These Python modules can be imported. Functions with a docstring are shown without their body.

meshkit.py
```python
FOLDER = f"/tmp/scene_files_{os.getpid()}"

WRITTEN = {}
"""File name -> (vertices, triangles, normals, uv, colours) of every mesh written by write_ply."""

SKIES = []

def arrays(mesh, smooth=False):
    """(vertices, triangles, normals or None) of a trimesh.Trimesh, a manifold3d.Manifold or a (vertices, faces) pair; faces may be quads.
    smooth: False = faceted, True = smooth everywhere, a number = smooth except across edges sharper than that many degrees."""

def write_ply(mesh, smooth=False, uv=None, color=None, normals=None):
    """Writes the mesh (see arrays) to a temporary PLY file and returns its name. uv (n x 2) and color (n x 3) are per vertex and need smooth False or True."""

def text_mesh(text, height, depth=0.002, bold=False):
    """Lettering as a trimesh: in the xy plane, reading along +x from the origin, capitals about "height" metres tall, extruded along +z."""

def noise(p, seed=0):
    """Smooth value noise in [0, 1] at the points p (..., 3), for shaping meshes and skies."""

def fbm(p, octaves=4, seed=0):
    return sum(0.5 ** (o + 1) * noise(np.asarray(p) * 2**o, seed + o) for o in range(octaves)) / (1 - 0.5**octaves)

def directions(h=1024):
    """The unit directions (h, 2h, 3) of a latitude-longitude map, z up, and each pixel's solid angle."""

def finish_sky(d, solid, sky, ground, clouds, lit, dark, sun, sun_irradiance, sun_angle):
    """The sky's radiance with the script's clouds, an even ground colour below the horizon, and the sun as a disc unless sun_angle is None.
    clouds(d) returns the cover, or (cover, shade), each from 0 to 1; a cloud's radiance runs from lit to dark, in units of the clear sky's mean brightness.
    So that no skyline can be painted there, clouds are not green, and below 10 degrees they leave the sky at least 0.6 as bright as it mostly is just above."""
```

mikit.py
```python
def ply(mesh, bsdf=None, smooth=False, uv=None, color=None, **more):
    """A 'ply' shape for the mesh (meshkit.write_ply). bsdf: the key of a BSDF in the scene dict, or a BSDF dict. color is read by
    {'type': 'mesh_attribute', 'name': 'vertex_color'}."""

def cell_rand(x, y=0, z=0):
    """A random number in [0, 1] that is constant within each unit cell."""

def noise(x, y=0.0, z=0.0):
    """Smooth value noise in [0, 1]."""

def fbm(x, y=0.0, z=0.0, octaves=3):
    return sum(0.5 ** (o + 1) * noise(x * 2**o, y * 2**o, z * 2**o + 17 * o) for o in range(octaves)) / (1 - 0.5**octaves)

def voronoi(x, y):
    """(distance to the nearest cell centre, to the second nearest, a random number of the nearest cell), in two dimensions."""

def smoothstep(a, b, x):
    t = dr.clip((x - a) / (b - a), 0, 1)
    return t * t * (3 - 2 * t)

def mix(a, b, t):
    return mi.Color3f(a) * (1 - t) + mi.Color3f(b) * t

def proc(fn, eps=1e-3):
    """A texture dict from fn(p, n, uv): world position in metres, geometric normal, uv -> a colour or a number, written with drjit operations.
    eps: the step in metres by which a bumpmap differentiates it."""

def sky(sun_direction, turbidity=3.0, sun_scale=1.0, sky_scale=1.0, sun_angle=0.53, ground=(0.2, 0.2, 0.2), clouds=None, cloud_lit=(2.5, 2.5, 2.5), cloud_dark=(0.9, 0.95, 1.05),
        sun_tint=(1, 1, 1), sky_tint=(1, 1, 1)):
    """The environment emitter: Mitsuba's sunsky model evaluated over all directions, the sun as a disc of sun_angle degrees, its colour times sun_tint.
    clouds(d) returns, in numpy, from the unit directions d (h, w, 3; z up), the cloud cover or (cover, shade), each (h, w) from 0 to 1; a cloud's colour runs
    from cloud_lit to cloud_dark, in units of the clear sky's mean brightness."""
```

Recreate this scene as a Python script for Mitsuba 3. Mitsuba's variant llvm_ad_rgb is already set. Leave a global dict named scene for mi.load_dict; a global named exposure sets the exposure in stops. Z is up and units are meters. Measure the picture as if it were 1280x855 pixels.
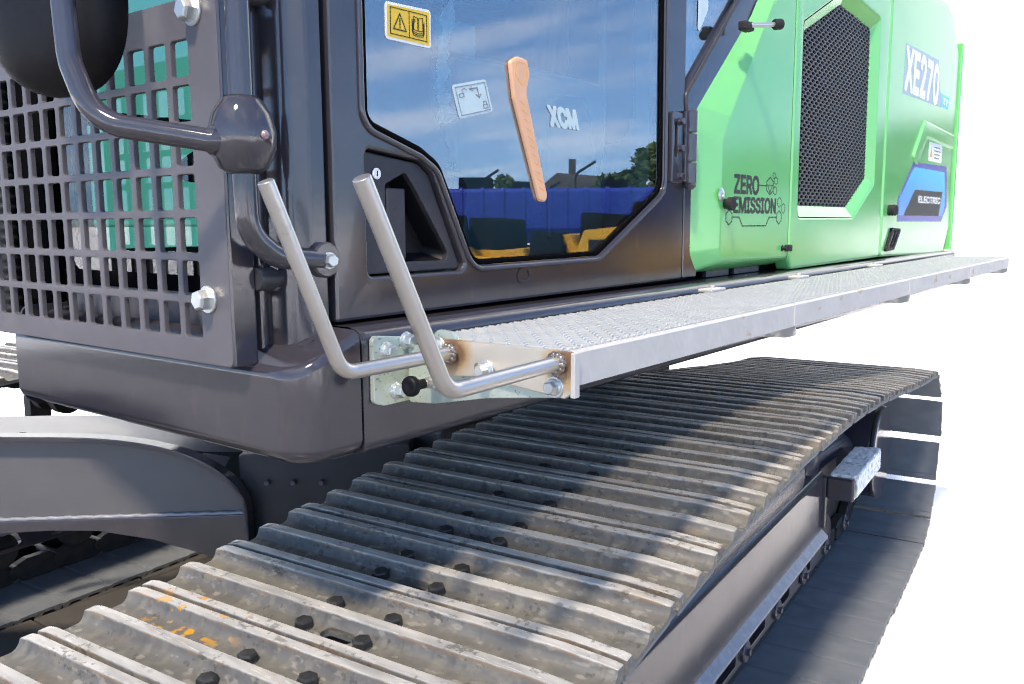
import math, random
import numpy as np, trimesh, mitsuba as mi, drjit as dr
import mapbox_earcut as earcut
import mikit, meshkit
from mikit import noise, fbm, voronoi, cell_rand, smoothstep, mix
from shapely.geometry import Polygon

T = mi.ScalarTransform4f
random.seed(7)
rng = np.random.default_rng(7)
scene, labels = {}, {}

# ------------------------------------------------------------------ camera, sky, exposure
CAM = np.array([0.667845, -1.006155, 1.633256])
FWD = np.array([-0.601764, 0.787157, -0.135145])
UP = np.array([-0.077771, 0.110655, 0.990811])
scene['camera'] = {'type': 'perspective', 'fov': 60.9705, 'fov_axis': 'x', 'near_clip': 0.05, 'far_clip': 3000.0,
                   'to_world': T().look_at(origin=CAM.tolist(), target=(CAM + FWD).tolist(), up=UP.tolist())}


def clouds(d):
    x, y, z = d[..., 0], d[..., 1], d[..., 2]
    az = np.degrees(np.arctan2(x, y))
    el = np.degrees(np.arcsin(np.clip(z, -1, 1)))
    q = np.stack([x / (z + 0.12) * 0.9, y / (z + 0.12) * 2.3 + 0.3 * x, 0 * z + 3.3], -1)
    f = meshkit.fbm(q * 1.25, 5, seed=4)
    streak = np.clip((f - 0.50) / 0.2, 0, 1) * 0.32
    wob = (meshkit.fbm(np.stack([az * 0.05, el * 0.09, 0 * az], -1), 3, seed=9) - 0.5)
    # added bright cloud bank, turns the sky behind the machine plain white
    side = np.clip((20 - az + 16 * wob) / 14, 0, 1) * np.clip((az + 108 + 16 * wob) / 26, 0, 1)
    bank = side * np.clip((52 + 40 * wob - el) / 18, 0, 1)
    cover = np.maximum(streak, bank)
    return cover, 0.35 * (1 - bank)


SUN = (0.22, -0.60, 1.0)
scene['sky'] = mikit.sky(SUN, turbidity=3, sun_angle=5, sun_scale=.6, sky_tint=(.76, .93, 1.13), clouds=clouds, cloud_lit=(4.6, 4.6, 4.6), cloud_dark=(1.4, 1.5, 1.7), ground=(0.35, 0.34, 0.32))
exposure = 2.35

# ------------------------------------------------------------------ materials
def two(b):
    return {'type': 'twosided', 'bsdf': b}


def rgb(*c):
    return {'type': 'rgb', 'value': list(c)}


def mat(key, color, rough=0.5, metallic=0.0, **more):
    col = mikit.proc(color) if callable(color) else rgb(*color)
    rg = mikit.proc(rough) if callable(rough) else float(rough)
    scene[key] = two({'type': 'principled', 'base_color': col, 'roughness': rg, 'metallic': metallic, **more})


def grain(a, b, s, sy=None, sz=None):
    sy, sz = sy or s, sz or s
    return lambda p, n, uv: mix(a, b, fbm(p.x * s, p.y * sy, p.z * sz, 3))


def peel(b, amp=0.000022, s=170.0, amp2=0.0005, s2=9.0):
    """lacquer with faint orange peel and slow waviness"""
    return {'type': 'bumpmap', 'arbitrary': mikit.proc(lambda p, n, uv: amp * noise(p.x * s, p.y * s, p.z * s) + amp2 * noise(p.x * s2, p.y * s2, p.z * s2)), 'scale': 1.0, 'bsdf': b}


def gray_col(p, n, uv):
    c = mix((.148, .137, .168), (.180, .168, .202), fbm(p.x * 14, p.y * 14, p.z * 14, 3))
    dust = smoothstep(.60, .86, fbm(p.x * 31, p.y * 31, p.z * 12, 4)) * .22
    speck = dr.select(noise(p.x * 420, p.y * 420, p.z * 420) > .90, .14, 0.0)
    return mix(c, (.30, .28, .25), dr.minimum(dust + speck, .5))


scene['paint_gray'] = two(peel({'type': 'roughplastic', 'diffuse_reflectance': mikit.proc(gray_col), 'alpha': .022, 'int_ior': 1.85, 'nonlinear': True}))
mat('paint_gray_matt', grain((.118, .110, .122), (.148, .139, .152), 9), lambda p, n, uv: .42 + .12 * fbm(p.x * 20, p.y * 20, p.z * 20), .25, clearcoat=.35, clearcoat_gloss=.8)
mat('leg_paint', grain((.115, .115, .122), (.145, .145, .152), 9), .34, .1, clearcoat=.6, clearcoat_gloss=.9)
scene['cover_paint'] = two({'type': 'diffuse', 'reflectance': mikit.proc(grain((.035, .04, .04), (.055, .06, .06), 6))})
mat('paint_dark', grain((.035, .035, .042), (.06, .06, .066), 12), .42, .1, clearcoat=.4, clearcoat_gloss=.85)
mat('paint_navy', grain((.012, .013, .028), (.02, .022, .042), 12), .3, 0.0, clearcoat=1.0, clearcoat_gloss=.95)


def green_col(p, n, uv):
    c = mix((.225, .70, .225), (.25, .735, .25), fbm(p.x * 3, p.y * 3, p.z * 3, 3))
    dust = smoothstep(.62, .9, fbm(p.x * 40, p.y * 40, p.z * 18, 4)) * .12
    return mix(c, (.40, .48, .34), dust)


scene['paint_green'] = two(peel({'type': 'roughplastic', 'diffuse_reflectance': mikit.proc(green_col), 'alpha': .03, 'int_ior': 1.7, 'nonlinear': False}, amp2=.0004, s2=5))
mat('green_seam', (.06, .33, .05), .5)


def steel_col(p, n, uv):
    h = uv.x
    top = smoothstep(.0335, .0375, h + .004 * (fbm(p.x * 35, p.y * 35, p.z * 35, 3) - .5))
    s1 = fbm(p.x * 9, p.y * 38, p.z * 38, 4)
    s2 = fbm(p.x * 60 + 7, p.y * 60, p.z * 60, 3)
    drip = fbm(p.x * 60, p.y * 14 + 3, p.z * 12, 4)
    base = mix((.105, .106, .106), (.215, .213, .205), s1)
    base = mix(base, (.25, .24, .20), smoothstep(.46, .72, s2) * .5)
    base = mix(base, (.060, .064, .070), smoothstep(.52, .78, drip) * .42)
    floor_ = 1 - smoothstep(.012, .020, h)
    base = mix(base, mix((.10, .097, .086), (.21, .202, .172), s2), floor_ * .75)
    worn = mix((.40, .395, .375), (.62, .61, .575), fbm(p.x * 24, p.y * 70, p.z * 70, 3))
    base = mix(base, worn, top * (.6 + .4 * smoothstep(.3, .6, fbm(p.x * 7 + 3, p.y * 40, p.z * 40, 3))))
    rust = smoothstep(.62, .76, fbm(p.x * 13 + 11, p.y * 26, p.z * 26, 4))
    base = mix(base, mix((.22, .12, .05), (.38, .24, .10), s2), rust * .16)
    edge = smoothstep(.029, .034, h) * (1 - smoothstep(.0355, .038, h)) * smoothstep(.42, .62, fbm(p.x * 19 + 2, p.y * 60, p.z * 60, 4))
    base = mix(base, mix((.20, .12, .065), (.34, .24, .14), s2), edge * .6)
    grime = smoothstep(.55, .70, fbm(p.x * 120, p.y * 120, p.z * 120, 3)) * smoothstep(.45, .65, fbm(p.x * 16 + 8, p.y * 40, p.z * 40, 3))
    base = mix(base, (.055, .052, .046), grime * .55)
    dustb = smoothstep(.60, .75, fbm(p.x * 46, p.y * 90 + 9, p.z * 90, 4)) * (1 - top)
    base = mix(base, (.38, .365, .33), dustb * .45)
    scr = smoothstep(.80, .86, noise(p.x * 30, p.y * 900, p.z * 900)) * top
    base = mix(base, (.78, .78, .77), scr * .5)
    # one splash of yellow marking paint
    spl = smoothstep(.13, .03, dr.sqrt(dr.square((p.x + .66) * .8) + dr.square((p.y + .20) * 1.3)))
    yel = smoothstep(.60, .66, fbm(p.x * 34 + 31, p.y * 50 + 5, p.z * 34, 4)) * spl
    base = mix(base, mix((.62, .22, .01), (.70, .42, .01), s2), yel * .9)
    inner = 1 - smoothstep(.0040, .0075, h)
    return mix(base, mix((.13, .15, .175), (.20, .22, .245), fbm(p.x * 12, p.y * 20, p.z * 20, 3)), inner)


def steel_rough(p, n, uv):
    h = uv.x
    return .60 - .24 * smoothstep(.030, .037, h) + .2 * (fbm(p.x * 40, p.y * 40, p.z * 40, 3) - .5)


scene['shoe_steel'] = two({'type': 'bumpmap', 'arbitrary': mikit.proc(lambda p, n, uv: .0006 * fbm(p.x * 70, p.y * 150, p.z * 150, 4) + .0004 * noise(p.x * 420, p.y * 420, p.z * 420)), 'scale': 1.0,
                           'bsdf': {'type': 'principled', 'base_color': mikit.proc(steel_col), 'roughness': mikit.proc(steel_rough), 'metallic': .15, 'specular': .32}})
mat('chain_steel', grain((.03, .03, .032), (.075, .07, .065), 30), .5, .3)
mat('bolt_black', grain((.03, .032, .036), (.08, .08, .08), 80), .42, .5)


def galv_col(p, n, uv):
    a, b, k = voronoi(p.x * 70 + p.z * 40, p.y * 70 + p.z * 33)
    c = mix((.54, .53, .51), (.66, .65, .63), .25 * k + .75 * fbm(p.x * 16, p.y * 16, p.z * 16, 4))
    return mix(c, (.42, .30, .18), smoothstep(.70, .80, fbm(p.x * 21 + 4, p.y * 13, p.z * 21, 4)) * .6)


mat('galvanised', galv_col, lambda p, n, uv: .42 + .14 * fbm(p.x * 50, p.y * 50, p.z * 50), .22)
mat('galvanised_grating', grain((.55, .57, .565), (.70, .72, .71), 40), .45, .15)


def zinc_col(p, n, uv):
    c = mix((.46, .55, .50), (.60, .68, .62), fbm(p.x * 22, p.y * 22, p.z * 22, 4))
    c = mix(c, (.66, .63, .42), smoothstep(.5, .8, fbm(p.x * 9 + 5, p.y * 9, p.z * 14, 3)) * .4)
    spot = smoothstep(.66, .72, fbm(p.x * 190, p.y * 190, p.z * 190, 3)) * smoothstep(.40, .55, fbm(p.x * 14 + 3, p.y * 14, p.z * 14, 2))
    return mix(c, (.11, .16, .15), spot * .65)


mat('zinc_plate', zinc_col, .36, .5)
mat('zinc_bolt', grain((.56, .60, .60), (.72, .75, .74), 60), .3, .75)


def heat_col(p, n, uv):
    c = mix((.56, .52, .44), (.70, .66, .58), fbm(p.x * 12, p.y * 12, p.z * 20, 3))
    out = c
    for wx in (-.012, -.222):
        d = dr.sqrt(dr.square(p.x - wx) + dr.square(p.z - 1.434)) + .012 * (fbm(p.x * 60, p.y * 60, p.z * 60, 3) - .5)
        out = mix(out, (.55, .34, .12), (1 - smoothstep(.026, .046, d)) * .75)
        out = mix(out, (.22, .12, .08), (1 - smoothstep(.018, .031, d)) * .75)
    return out


mat('heat_steel', heat_col, .42, .5)


def stain_col(p, n, uv):
    c = mix((.62, .59, .55), (.76, .73, .69), fbm(p.x * 90, p.y * 8, p.z * 8, 3))
    return mix(c, (.30, .26, .22), smoothstep(.64, .82, fbm(p.x * 45, p.y * 45, p.z * 45, 4)) * .4)


mat('stainless', stain_col, lambda p, n, uv: .27 + .13 * fbm(p.x * 60, p.y * 30, p.z * 30, 2), .9)
mat('weld_bead', grain((.22, .19, .17), (.5, .44, .38), 140), .33, .85)
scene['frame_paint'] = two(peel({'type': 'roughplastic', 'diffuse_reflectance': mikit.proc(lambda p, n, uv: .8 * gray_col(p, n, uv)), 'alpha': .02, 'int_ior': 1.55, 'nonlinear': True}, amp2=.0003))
mat('sheen_paint', grain((.20, .21, .24), (.34, .35, .38), 60), .32, .2, clearcoat=.8, clearcoat_gloss=.9)  # paler blue-grey paints in the sky sheen along the edge rail
mat('handle_plastic', grain((.026, .025, .033), (.038, .037, .046), 120), .4)
mat('black_plastic', grain((.004, .004, .006), (.008, .008, .010), 120), .5, specular=.3)
mat('rubber', grain((.012, .012, .012), (.022, .021, .02), 60), .65)
scene['seal_black'] = two({'type': 'diffuse', 'reflectance': rgb(.006, .006, .007)})
scene['interior_dark'] = two({'type': 'diffuse', 'reflectance': mikit.proc(grain((.012, .013, .016), (.024, .026, .03), 20))})
mat('interior_teal', grain((.06, .10, .10), (.10, .15, .15), 10), .5)
scene['rear_haze'] = two({'type': 'diffuse', 'reflectance': rgb(.16, .30, .34)})  # teal wall tone paints in the pale haze seen through the door pane
mat('interior_pale', grain((.20, .26, .27), (.28, .34, .35), 6), .5)
scene['film'] = {'type': 'principledthin', 'base_color': rgb(.82, .95, .95), 'roughness': .18, 'spec_trans': .45, 'diff_trans': .7, 'eta': 1.6}
mat('white_print', (.82, .83, .84), .35, 0, clearcoat=.6)
mat('pale_print', (.55, .68, .70), .35, 0, clearcoat=.6)
mat('black_print', (.012, .014, .012), .45)
mat('yellow_print', (.80, .52, .02), .35, 0, clearcoat=.6)
mat('gray_print', (.20, .22, .24), .4)
mat('slate_print', (.24, .36, .42), .3, 0, clearcoat=1.0, clearcoat_gloss=.98)
mat('blue_print', lambda p, n, uv: mix((.01, .24, .74), (.02, .50, .90), smoothstep(1.66, 1.92, p.z + .05 * (p.y - 3.8))), .3, 0, clearcoat=1.0, clearcoat_gloss=.98)
mat('violet_print', (.03, .045, .34), .3, 0, clearcoat=1.0, clearcoat_gloss=.98)
mat('orange_print', (.85, .40, .02), .4)
mat('peach_plastic', grain((.78, .43, .25), (.86, .50, .30), 30), .42)
mat('hose_black', (.012, .012, .014), .5)
mat('worn_white', lambda p, n, uv: mix((.42, .42, .42), (.86, .86, .85), smoothstep(.25, .5, fbm(p.x * 60, p.y * 60, p.z * 60, 4))), .8)
mat('mesh_black', (.085, .085, .09), .45)
mat('red_plastic', (.36, .25, .26), .3)
mat('mirror_glass', (.85, .86, .88), .03, 1.0)
scene['tinted_glass'] = {'type': 'thindielectric', 'int_ior': 2.9, 'ext_ior': 1.0, 'specular_transmittance': rgb(.46, .66, .74)}
scene['green_glass'] = {'type': 'thindielectric', 'int_ior': 1.5, 'ext_ior': 1.0, 'specular_transmittance': rgb(.17, .38, .34)}
mat('white_floor', (.9, .9, .9), .9)


def slab_col(p, n, uv):
    k = cell_rand(dr.floor(p.x / .5), dr.floor(p.y / .5), 3)
    c = mix((.22, .22, .215), (.32, .32, .315), .5 * k + .5 * fbm(p.x * 5, p.y * 5, 0, 4))
    return mix(c, (.07, .065, .06), smoothstep(.58, .75, fbm(p.x * 23, p.y * 23, 1, 4)) * .45)


mat('paving_stone', slab_col, .85)
mat('shaded_stone', grain((.045, .043, .04), (.085, .08, .074), 7), .9)  # copy of the paving stone, darkened for the shade under the machine
mat('joint_dark', (.045, .042, .038), .95)
mat('bark', grain((.06, .045, .03), (.12, .09, .06), 15), .9)
scene['leaf'] = two({'type': 'principled', 'base_color': mikit.proc(lambda p, n, uv: mix((.02, .05, .012), (.075, .12, .03), cell_rand(p.x * 3, p.y * 3, p.z * 3))), 'roughness': .6})
mat('truck_blue', grain((.01, .03, .30), (.015, .045, .42), 2), .35, 0, clearcoat=1.0)
mat('machine_yellow', grain((.62, .34, .01), (.72, .42, .015), 2), .4, 0, clearcoat=.5)
mat('dark_tyre', (.015, .015, .016), .8)
mat('board_red', (.45, .04, .03), .5)
mat('roof_dark', (.05, .045, .045), .8)
mat('wall_plaster', (.35, .33, .30), .8)

# ------------------------------------------------------------------ geometry helpers
def cat(ms):
    vs, fs, o = [], [], 0
    for m in ms:
        v, f = (np.asarray(m.vertices), np.asarray(m.faces)) if hasattr(m, 'vertices') else m
        vs.append(v); fs.append(f + o); o += len(v)
    return trimesh.Trimesh(np.vstack(vs), np.vstack(fs), process=False)


def FX(x0):
    return lambda q, w: np.stack([x0 + w + 0 * q[:, 0], q[:, 0], q[:, 1]], 1)


def FY(y0):      # faces -y
    return lambda q, w: np.stack([q[:, 0], y0 - w + 0 * q[:, 0], q[:, 1]], 1)


def FZ(z0):
    return lambda q, w: np.stack([q[:, 0], q[:, 1], z0 + w + 0 * q[:, 0]], 1)


def ccw(p, want=True):
    p = np.asarray(p, float)
    a = np.sum(p[:, 0] * np.roll(p[:, 1], -1) - np.roll(p[:, 0], -1) * p[:, 1])
    return p if (a > 0) == want else p[::-1]


def miter(p, d):
    if d == 0:
        return p
    e = np.roll(p, -1, 0) - p
    e /= np.linalg.norm(e, axis=1, keepdims=True) + 1e-12
    n1 = np.stack([-e[:, 1], e[:, 0]], 1)
    n0 = np.roll(n1, 1, 0)
    m = n0 + n1
    return p + d * m * (2 / np.maximum((m * m).sum(1, keepdims=True), .6))


def tri2d(rings):
    v = np.vstack(rings)
    ends = np.cumsum([len(r) for r in rings]).astype(np.uint32)
    return np.asarray(earcut.triangulate_float64(v.astype(np.float64), ends)).reshape(-1, 3).astype(int)


def plate(outer, F, depth, bevel=.002, holes=(), nb=2, back=True):
    """a plate with rounded rim: outline in the frame F, front face at w = 0, back at w = -depth"""
    rings = [ccw(outer)] + [ccw(h, False) for h in holes]
    if bevel > 0:
        lv = [(0, -depth), (0, -bevel)] + [(bevel * (1 - math.cos(t)), -bevel * (1 - math.sin(t))) for t in np.linspace(0, math.pi / 2, nb + 1)[1:]]
    else:
        lv = [(0, -depth), (0, 0)]
    n = sum(len(r) for r in rings)
    V = [F(np.vstack([miter(r, i) for r in rings]), w) for i, w in lv]
    Fs = []
    for k in range(len(lv) - 1):
        o = 0
        for r in rings:
            i = np.arange(len(r)); j = (i + 1) % len(r)
            a, b, c, d = k * n + o + i, k * n + o + j, (k + 1) * n + o + j, (k + 1) * n + o + i
            Fs += [np.stack([a, b, c], 1), np.stack([a, c, d], 1)]
            o += len(r)
    top = tri2d([miter(r, lv[-1][0]) for r in rings])
    p2 = np.vstack([miter(r, lv[-1][0]) for r in rings])
    q = p2[top]
    s = np.cross(q[:, 1] - q[:, 0], q[:, 2] - q[:, 0])
    top[s < 0] = top[s < 0][:, ::-1]
    Fs.append(top + (len(lv) - 1) * n)
    if back:
        Fs.append(top[:, ::-1])
    return trimesh.Trimesh(np.vstack(V), np.vstack(Fs), process=False)


def rp(pts, r, n=5):
    """round the corners of a polygon; r one radius or one per corner"""
    pts = np.asarray(pts, float); N = len(pts)
    rs = [r] * N if np.isscalar(r) else r
    out = []
    for i in range(N):
        p, a, b = pts[i], pts[i - 1], pts[(i + 1) % N]
        u, v = a - p, b - p
        lu, lv = np.linalg.norm(u), np.linalg.norm(v)
        u, v = u / lu, v / lv
        ang = math.acos(np.clip(u @ v, -1, 1))
        if rs[i] <= 0 or ang > math.pi - .02:
            out.append(p); continue
        t = min(rs[i] / math.tan(ang / 2), .48 * lu, .48 * lv)
        rad = t * math.tan(ang / 2)
        c = p + (u + v) / np.linalg.norm(u + v) * rad / math.sin(ang / 2)
        s, e = p + u * t - c, p + v * t - c
        a0 = math.atan2(s[1], s[0]); da = math.atan2(s[0] * e[1] - s[1] * e[0], s @ e)
        for k in range(n + 1):
            out.append(c + rad * np.array([math.cos(a0 + da * k / n), math.sin(a0 + da * k / n)]))
    return np.array(out)


def rect(x0, x1, y0, y1):
    return [(x0, y0), (x1, y0), (x1, y1), (x0, y1)]


def rbox(x0, x1, y0, y1, z0, z1, r=.004, sub=1):
    ico = trimesh.creation.icosphere(subdivisions=sub, radius=r).vertices
    pts = np.vstack([ico + [x, y, z] for x in (x0 + r, x1 - r) for y in (y0 + r, y1 - r) for z in (z0 + r, z1 - r)])
    return trimesh.convex.convex_hull(pts)


def fillet3(pts, r, n=8):
    pts = [np.asarray(p, float) for p in pts]
    out = [pts[0]]
    for i in range(1, len(pts) - 1):
        p = pts[i]; u, v = pts[i - 1] - p, pts[i + 1] - p
        lu, lv = np.linalg.norm(u), np.linalg.norm(v); u /= lu; v /= lv
        ang = math.acos(np.clip(u @ v, -1, 1))
        if ang > math.pi - .03:
            out.append(p); continue
        rr = r if np.isscalar(r) else r[i - 1]
        t = min(rr / math.tan(ang / 2), .49 * lu, .49 * lv); rad = t * math.tan(ang / 2)
        c = p + (u + v) / np.linalg.norm(u + v) * rad / math.sin(ang / 2)
        s = (p + u * t - c) / rad; e = (p + v * t - c) / rad
        om = math.acos(np.clip(s @ e, -1, 1))
        for k in range(n + 1):
            f = k / n
            out.append(c + rad * (math.sin((1 - f) * om) * s + math.sin(f * om) * e) / math.sin(om))
    return np.array(out + [pts[-1]])


def tube(path, r, sides=24, chamfer=.0015):
    p = np.asarray(path, float)
    keep = np.r_[True, np.linalg.norm(np.diff(p, axis=0), axis=1) > 1e-6]; p = p[keep]
    t = np.gradient(p, axis=0); t /= np.linalg.norm(t, axis=1, keepdims=True)
    a = np.cross(t[0], [0, 0, 1] if abs(t[0][2]) < .9 else [1, 0, 0]); a /= np.linalg.norm(a)
    rr = np.broadcast_to(r, (len(p),)).astype(float)
    rows = [(p[0], t[0], 0), (p[0], t[0], rr[0] - chamfer)] + [(p[i] + (t[i] * chamfer if i == 0 else -t[i] * chamfer if i == len(p) - 1 else 0), t[i], rr[i]) for i in range(len(p))] + [(p[-1], t[-1], rr[-1] - chamfer), (p[-1], t[-1], 0)]
    ang = np.arange(sides) * 2 * math.pi / sides
    V = []
    for c, tt, rad in rows:
        a = a - tt * (a @ tt); a /= np.linalg.norm(a); b = np.cross(tt, a)
        V.append(c + rad * (np.cos(ang)[:, None] * a + np.sin(ang)[:, None] * b))
    n = len(rows); i, j = np.meshgrid(np.arange(n - 1), np.arange(sides), indexing='ij')
    q = np.stack([i * sides + j, i * sides + (j + 1) % sides, (i + 1) * sides + (j + 1) % sides, (i + 1) * sides + j], -1).reshape(-1, 4)
    return trimesh.Trimesh(np.vstack(V), np.vstack([q[:, [0, 1, 2]], q[:, [0, 2, 3]]]), process=False)


def lathe(prof, sides=40):
    """prof: (radius, height) along +z"""
    prof = np.asarray(prof, float); ang = np.arange(sides) * 2 * math.pi / sides
    V = np.vstack([np.stack([r * np.cos(ang), r * np.sin(ang), 0 * ang + h], 1) for r, h in prof])
    n = len(prof); i, j = np.meshgrid(np.arange(n - 1), np.arange(sides), indexing='ij')
    q = np.stack([i * sides + j, i * sides + (j + 1) % sides, (i + 1) * sides + (j + 1) % sides, (i + 1) * sides + j], -1).reshape(-1, 4)
    return trimesh.Trimesh(V, np.vstack([q[:, [0, 1, 2]], q[:, [0, 2, 3]]]), process=False)


def basis(d, roll=0.0):
    d = np.asarray(d, float); d = d / np.linalg.norm(d)
    a = np.cross([0, 0, 1] if abs(d[2]) < .9 else [0, 1, 0], d); a /= np.linalg.norm(a); b = np.cross(d, a)
    c, s = math.cos(roll), math.sin(roll)
    M = np.eye(4); M[:3, 0] = a * c + b * s; M[:3, 1] = b * c - a * s; M[:3, 2] = d
    return M


def at(m, pos, d=(0, 0, 1), roll=0.0):
    M = basis(d, roll); M[:3, 3] = pos
    m = m.copy(); m.apply_transform(M); return m


def hexhead(af, h, washer=0.0, wt=.003, flange=0.0):
    parts = []
    z = 0
    if washer:
        parts.append(lathe([(0, 0), (washer, 0), (washer, wt * .7), (washer - wt * .3, wt), (0, wt)], 36)); z = wt
    if flange:
        parts.append(lathe([(0, z), (flange, z), (flange, z + .0015), (flange * .86, z + .0035), (0, z + .0035)], 32)); z += .003
    R = af / math.sqrt(3) * 1.0
    hx = lathe([(0, z), (R, z), (R, z + h * .74), (R * .9, z + h * .93), (R * .78, z + h), (0, z + h)], 6)
    return cat(parts + [hx])


def put(key, mesh, m, smooth=35, **more):
    k, i = key, 0
    while k in scene:
        i += 1; k = f'{key}_{i:03d}'
    scene[k] = mikit.ply(mesh, m, smooth=smooth, **more)
    return k


def lab(key, label, category=None, group=None, kind=None):
    d = {'label': label} if label else {}
    if category: d['category'] = category
    if group: d['group'] = group
    if kind: d['kind'] = kind
    labels[key] = d


def word(s_, stroke):
    """lettering like meshkit.text_mesh, with a heavier stroke"""
    import glob
    from PIL import Image, ImageDraw, ImageFont
    from shapely import affinity, box, union_all
    font = ImageFont.truetype(glob.glob('/opt/blender-*/*/datafiles/fonts/Inter.woff2')[0], 96)
    x0, y0, x1, y1 = font.getbbox(s_, anchor='ls', stroke_width=stroke)
    im = Image.new('L', (x1 - x0 + 8, y1 - y0 + 8))
    ImageDraw.Draw(im).text((4 - x0, 4 - y0), s_, 255, font, anchor='ls', stroke_width=stroke)
    on_ = np.pad(np.asarray(im) > 127, ((0, 0), (1, 1))).astype(np.int8)
    rows_, st_ = np.nonzero(np.diff(on_, axis=1) == 1)
    en_ = np.nonzero(np.diff(on_, axis=1) == -1)[1]
    shp = union_all(box(st_, -rows_ - 1, en_, -rows_)).buffer(.6).buffer(-.6).simplify(.7)
    return cat([trimesh.creation.extrude_polygon(g_, 1.0, engine='earcut') for g_ in getattr(shp, 'geoms', [shp])])


def text_fit(s, u0, u1, v0, v1, F, depth=.0006, bold=True, shear=0.0, stroke=4):
    m = word(s, stroke)
    v = np.array(m.vertices); lo, hi = v.min(0), v.max(0)
    q = (v[:, :2] - lo[:2]) / (hi[:2] - lo[:2])
    uv = np.stack([u0 + q[:, 0] * (u1 - u0) + shear * q[:, 1], v0 + q[:, 1] * (v1 - v0)], 1)
    w = (v[:, 2] - lo[2]) / (hi[2] - lo[2]) * depth
    P = F(uv, 0 * w); N = F(uv, 0 * w + 1) - P
    return trimesh.Trimesh(P + N * w[:, None], m.faces, process=False)


def ring(pts, wdt, F, w0=0.0, depth=.0006):
    """an outline stroke of a closed polygon"""
    p = ccw(pts)
    m = plate(p, F, depth, 0, holes=[miter(p, wdt)])
    P = m.vertices; d = F(np.zeros((1, 2)), depth + w0) - F(np.zeros((1, 2)), 0.0)
    m.vertices = P + d
    return m


def strip(pts, wdt, F, w0=0.0, depth=.0006):
    """an open stroke"""
    ms = []
    pts = np.asarray(pts, float)
    for a, b in zip(pts[:-1], pts[1:]):
        t = (b - a) / np.linalg.norm(b - a); n = np.array([-t[1], t[0]]) * wdt / 2; a2, b2 = a - t * wdt / 2, b + t * wdt / 2
        ms.append(plate([a2 - n, b2 - n, b2 + n, a2 + n], F, depth, 0))
    m = cat(ms)
    m.vertices = m.vertices + (F(np.zeros((1, 2)), depth + w0) - F(np.zeros((1, 2)), 0.0))
    return m


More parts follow.
